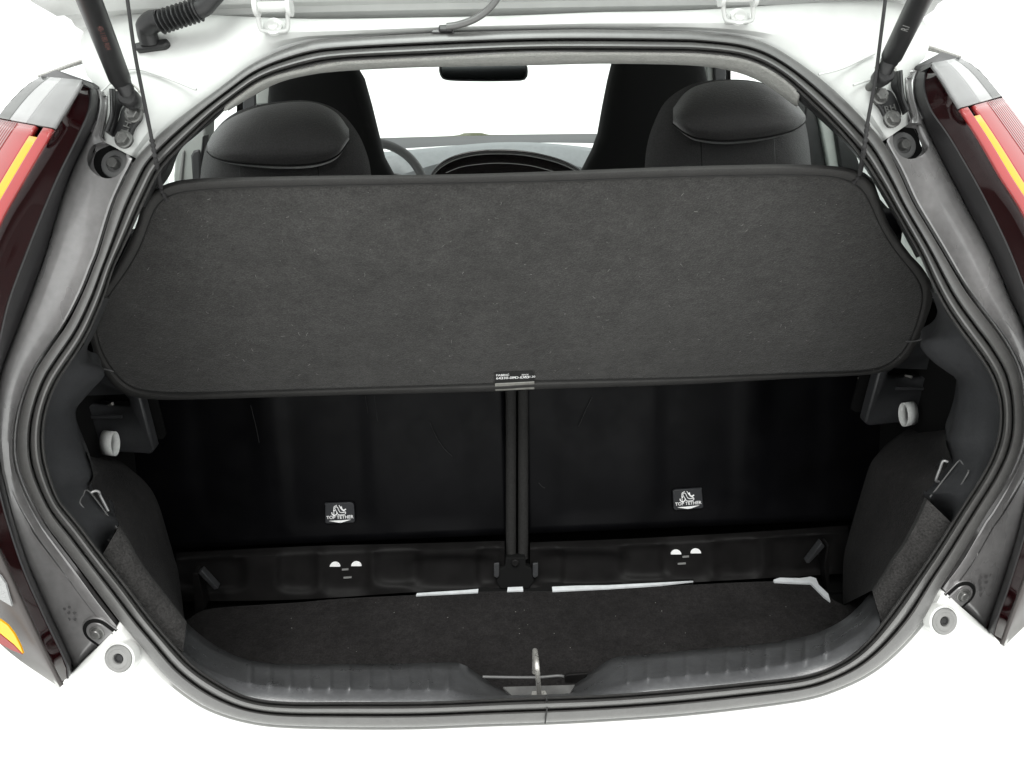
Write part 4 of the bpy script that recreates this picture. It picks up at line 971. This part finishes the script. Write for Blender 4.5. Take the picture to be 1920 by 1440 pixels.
hood = [(806,345),(815,320),(840,300),(880,287),(930,283),(985,286),(1040,298),(1078,314),(1100,332)]
plate('display', [aY(x, y, 1.955) for x, y in px2(hood, 40)], M['gloss'], dsh, d=0.02)
tube('display_bezel', [aY(x, y, 1.95) for x, y in [(x, y + 5) for x, y in hood]], 0.0022, M['plug'], dsh, n=60, seg=8)
tube('display_rim', [aY(x, y, 1.95) for x, y in hood], 0.006, M['gloss'], dsh, n=60, seg=10)
tube('vent_trim', [aY(x, y, 1.94) for x, y in ((836,324),(870,312),(930,306),(990,310),(1040,322))], 0.0012, M['cup'], dsh, n=40, seg=6)
wc = [(697 + 100 * math.cos(2 * math.pi * k / 20), 365 - 98 * math.sin(2 * math.pi * k / 20)) for k in range(20)]
sw = tube('steering_wheel', [aY(x, y, 1.72 + (365 - y) * 0.0006) for x, y in wc], 0.014, mat('wheel_leather', (0.11, 0.11, 0.11), 0.5), car, n=80, seg=14, closed=True)
sw['label'] = 'steering wheel rim behind the left front seat'
plate('wheel_hub', [aY(x, y, 1.74) for x, y in ((640,330),(697,315),(754,330),(760,380),(697,420),(635,380))], M['dashdark'], sw, d=0.03, bevel=0.006)
mi = plate('interior_mirror', [aY(x, y, 1.72) for x, y in px2([(823,124),(836,120),(905,118),(975,118),(988,122),(990,140),(984,150),(970,152),(905,153),(840,151),(826,143)], 44, True)], M['black'], car, vec=Vector((0, 0.03, 0)), bevel=0.004)
mi['label'] = 'dark rear-view mirror hanging at the top of the windscreen'
mg = [aY(x, y, 1.7185) for x, y in px2([(828,126),(838,122),(905,120),(972,120),(985,124),(986,139),(981,147),(968,149),(905,150),(842,148),(830,141)], 44, True)]
plate('mirror_glass', mg, M['mirror'], mi, d=0.001)
tube('mirror_arm', [aY(905, 128, 1.76), aY(905, 90, 1.80), aY(905, 70, 1.86)], 0.012, M['black'], mi, n=8)
wsr = [[Vector((x, 1.78 + 0.06 * (1 - (x / 0.6) ** 2), 0.70)) for x in (-0.6, -0.4, -0.2, 0, 0.2, 0.4, 0.6)], [Vector((x, 2.42 + 0.10 * (1 - (x / 0.6) ** 2), 0.28)) for x in (-0.6, -0.4, -0.2, 0, 0.2, 0.4, 0.6)]]
grid('windscreen', wsr, M['glass'], car, thick=0.005)
cowl = loft('windscreen_cowl', [([(690,261),(760,259),(850,256),(870,251),(910,251),(925,254),(1120,252)], lambda x, y: aY(x, y, 2.46)), ([(690,272),(760,270),(850,266),(870,264),(910,264),(925,262),(1120,262)], lambda x, y: aY(x, y, 2.46))], 40, mat('cowl_olive', (0.09, 0.095, 0.05), 0.7), car, thick=0.03)

# side pillars and belts glimpsed between weatherstrip and head restraints
def post(name, pts, Y, dp, mt, label=None):
    o = plate(name, [aY(x, y, Y) for x, y in pts], mt, car, vec=Vector((0, dp, 0)), bevel=0.004)
    if label: o['label'] = label
    return o
post('centre_pillar', [(478,120),(512,120),(504,196),(480,196)], 1.35, 0.08, M['pillar'], 'light grey centre pillar seen left of the front seat')
post('pillar_belt', [(455,120),(478,120),(480,220),(455,225)], 1.36, 0.05, M['dashdark'])
post('door_seal', [(443,120),(448,120),(449,230),(443,230)], 1.37, 0.05, M['void'])
post('rear_pillar', [(333,240),(386,215),(384,262),(378,345),(326,350),(325,330)], 0.95, 0.06, M['pillar'], 'light grey rear pillar trim beside the left head restraint')
post('belt', [(357,292),(362,283),(373,280),(376,300),(378,350),(361,350)], 0.94, 0.01, M['dashdark'], 'dark seat belt on the left rear pillar')
post('pillar_edge', [(379,256),(383,254),(380,300),(380,350),(375,350),(375,300)], 0.945, 0.03, M['black'])
post('pillar_groove', [(340,285),(346,280),(340,350),(333,350)], 0.945, 0.004, M['plug'])
post('centre_pillar', [(1322,105),(1345,105),(1345,170),(1326,170)], 1.35, 0.08, M['pillar'], 'light grey centre pillar seen right of the front seat')
post('pillar_belt', [(1338,105),(1362,105),(1362,170),(1340,170)], 1.34, 0.05, M['dashdark'])
post('door_seal', [(1366,105),(1371,105),(1371,175),(1366,175)], 1.37, 0.05, M['void'])
post('rear_pillar', [(1533,205),(1566,235),(1582,330),(1556,330)], 0.95, 0.06, M['pillar'], 'light grey rear pillar trim beside the right head restraint')
post('pillar_edge', [(1512,185),(1536,210),(1556,335),(1500,335)], 0.96, 0.05, M['black'])
post('pillar_edge', [(1563,225),(1598,262),(1622,340),(1580,340)], 0.94, 0.04, M['black'])
post('quarter_trim', [(1620,322),(1640,338),(1651,373),(1668,392),(1668,430),(1640,430),(1610,400),(1600,345)], 0.70, 0.03, M['void'])
# dark inner faces of the rear pillars, just inside the weatherstrip
for pts, dpt in (([(268,388),(283,352),(302,318),(327,290),(360,257),(400,217),(421,203)], [(276,388),(296,360),(320,326),(337,283),(368,254),(404,224),(424,204)]),
                 ([(1494,170),(1513,187),(1560,233),(1600,277),(1627,313),(1663,370),(1693,423),(1725,480)], [(1489,182),(1506,196),(1550,236),(1592,277),(1622,316),(1658,375),(1688,428),(1718,484)])):
    loft('rear_pillar_trim', [(pts, lambda x, y: aS(x, y, -0.006)), ([(a[0]*.5+b[0]*.5, a[1]*.5+b[1]*.5) for a, b in zip(pts, dpt)], lambda x, y: aS(x, y, -0.05)), (dpt, lambda x, y: aS(x, y, -0.10))], 40, M['black'], car, thick=0.003)
for sg in (-1, 1):
    plate('side_window', [Vector((sg * 0.67, 0.35, 0.30)), Vector((sg * 0.67, 2.2, 0.30)), Vector((sg * 0.62, 1.8, 0.66)), Vector((sg * 0.62, 0.5, 0.66))], M['glass'], car, vec=Vector((sg * 0.004, 0, 0)))
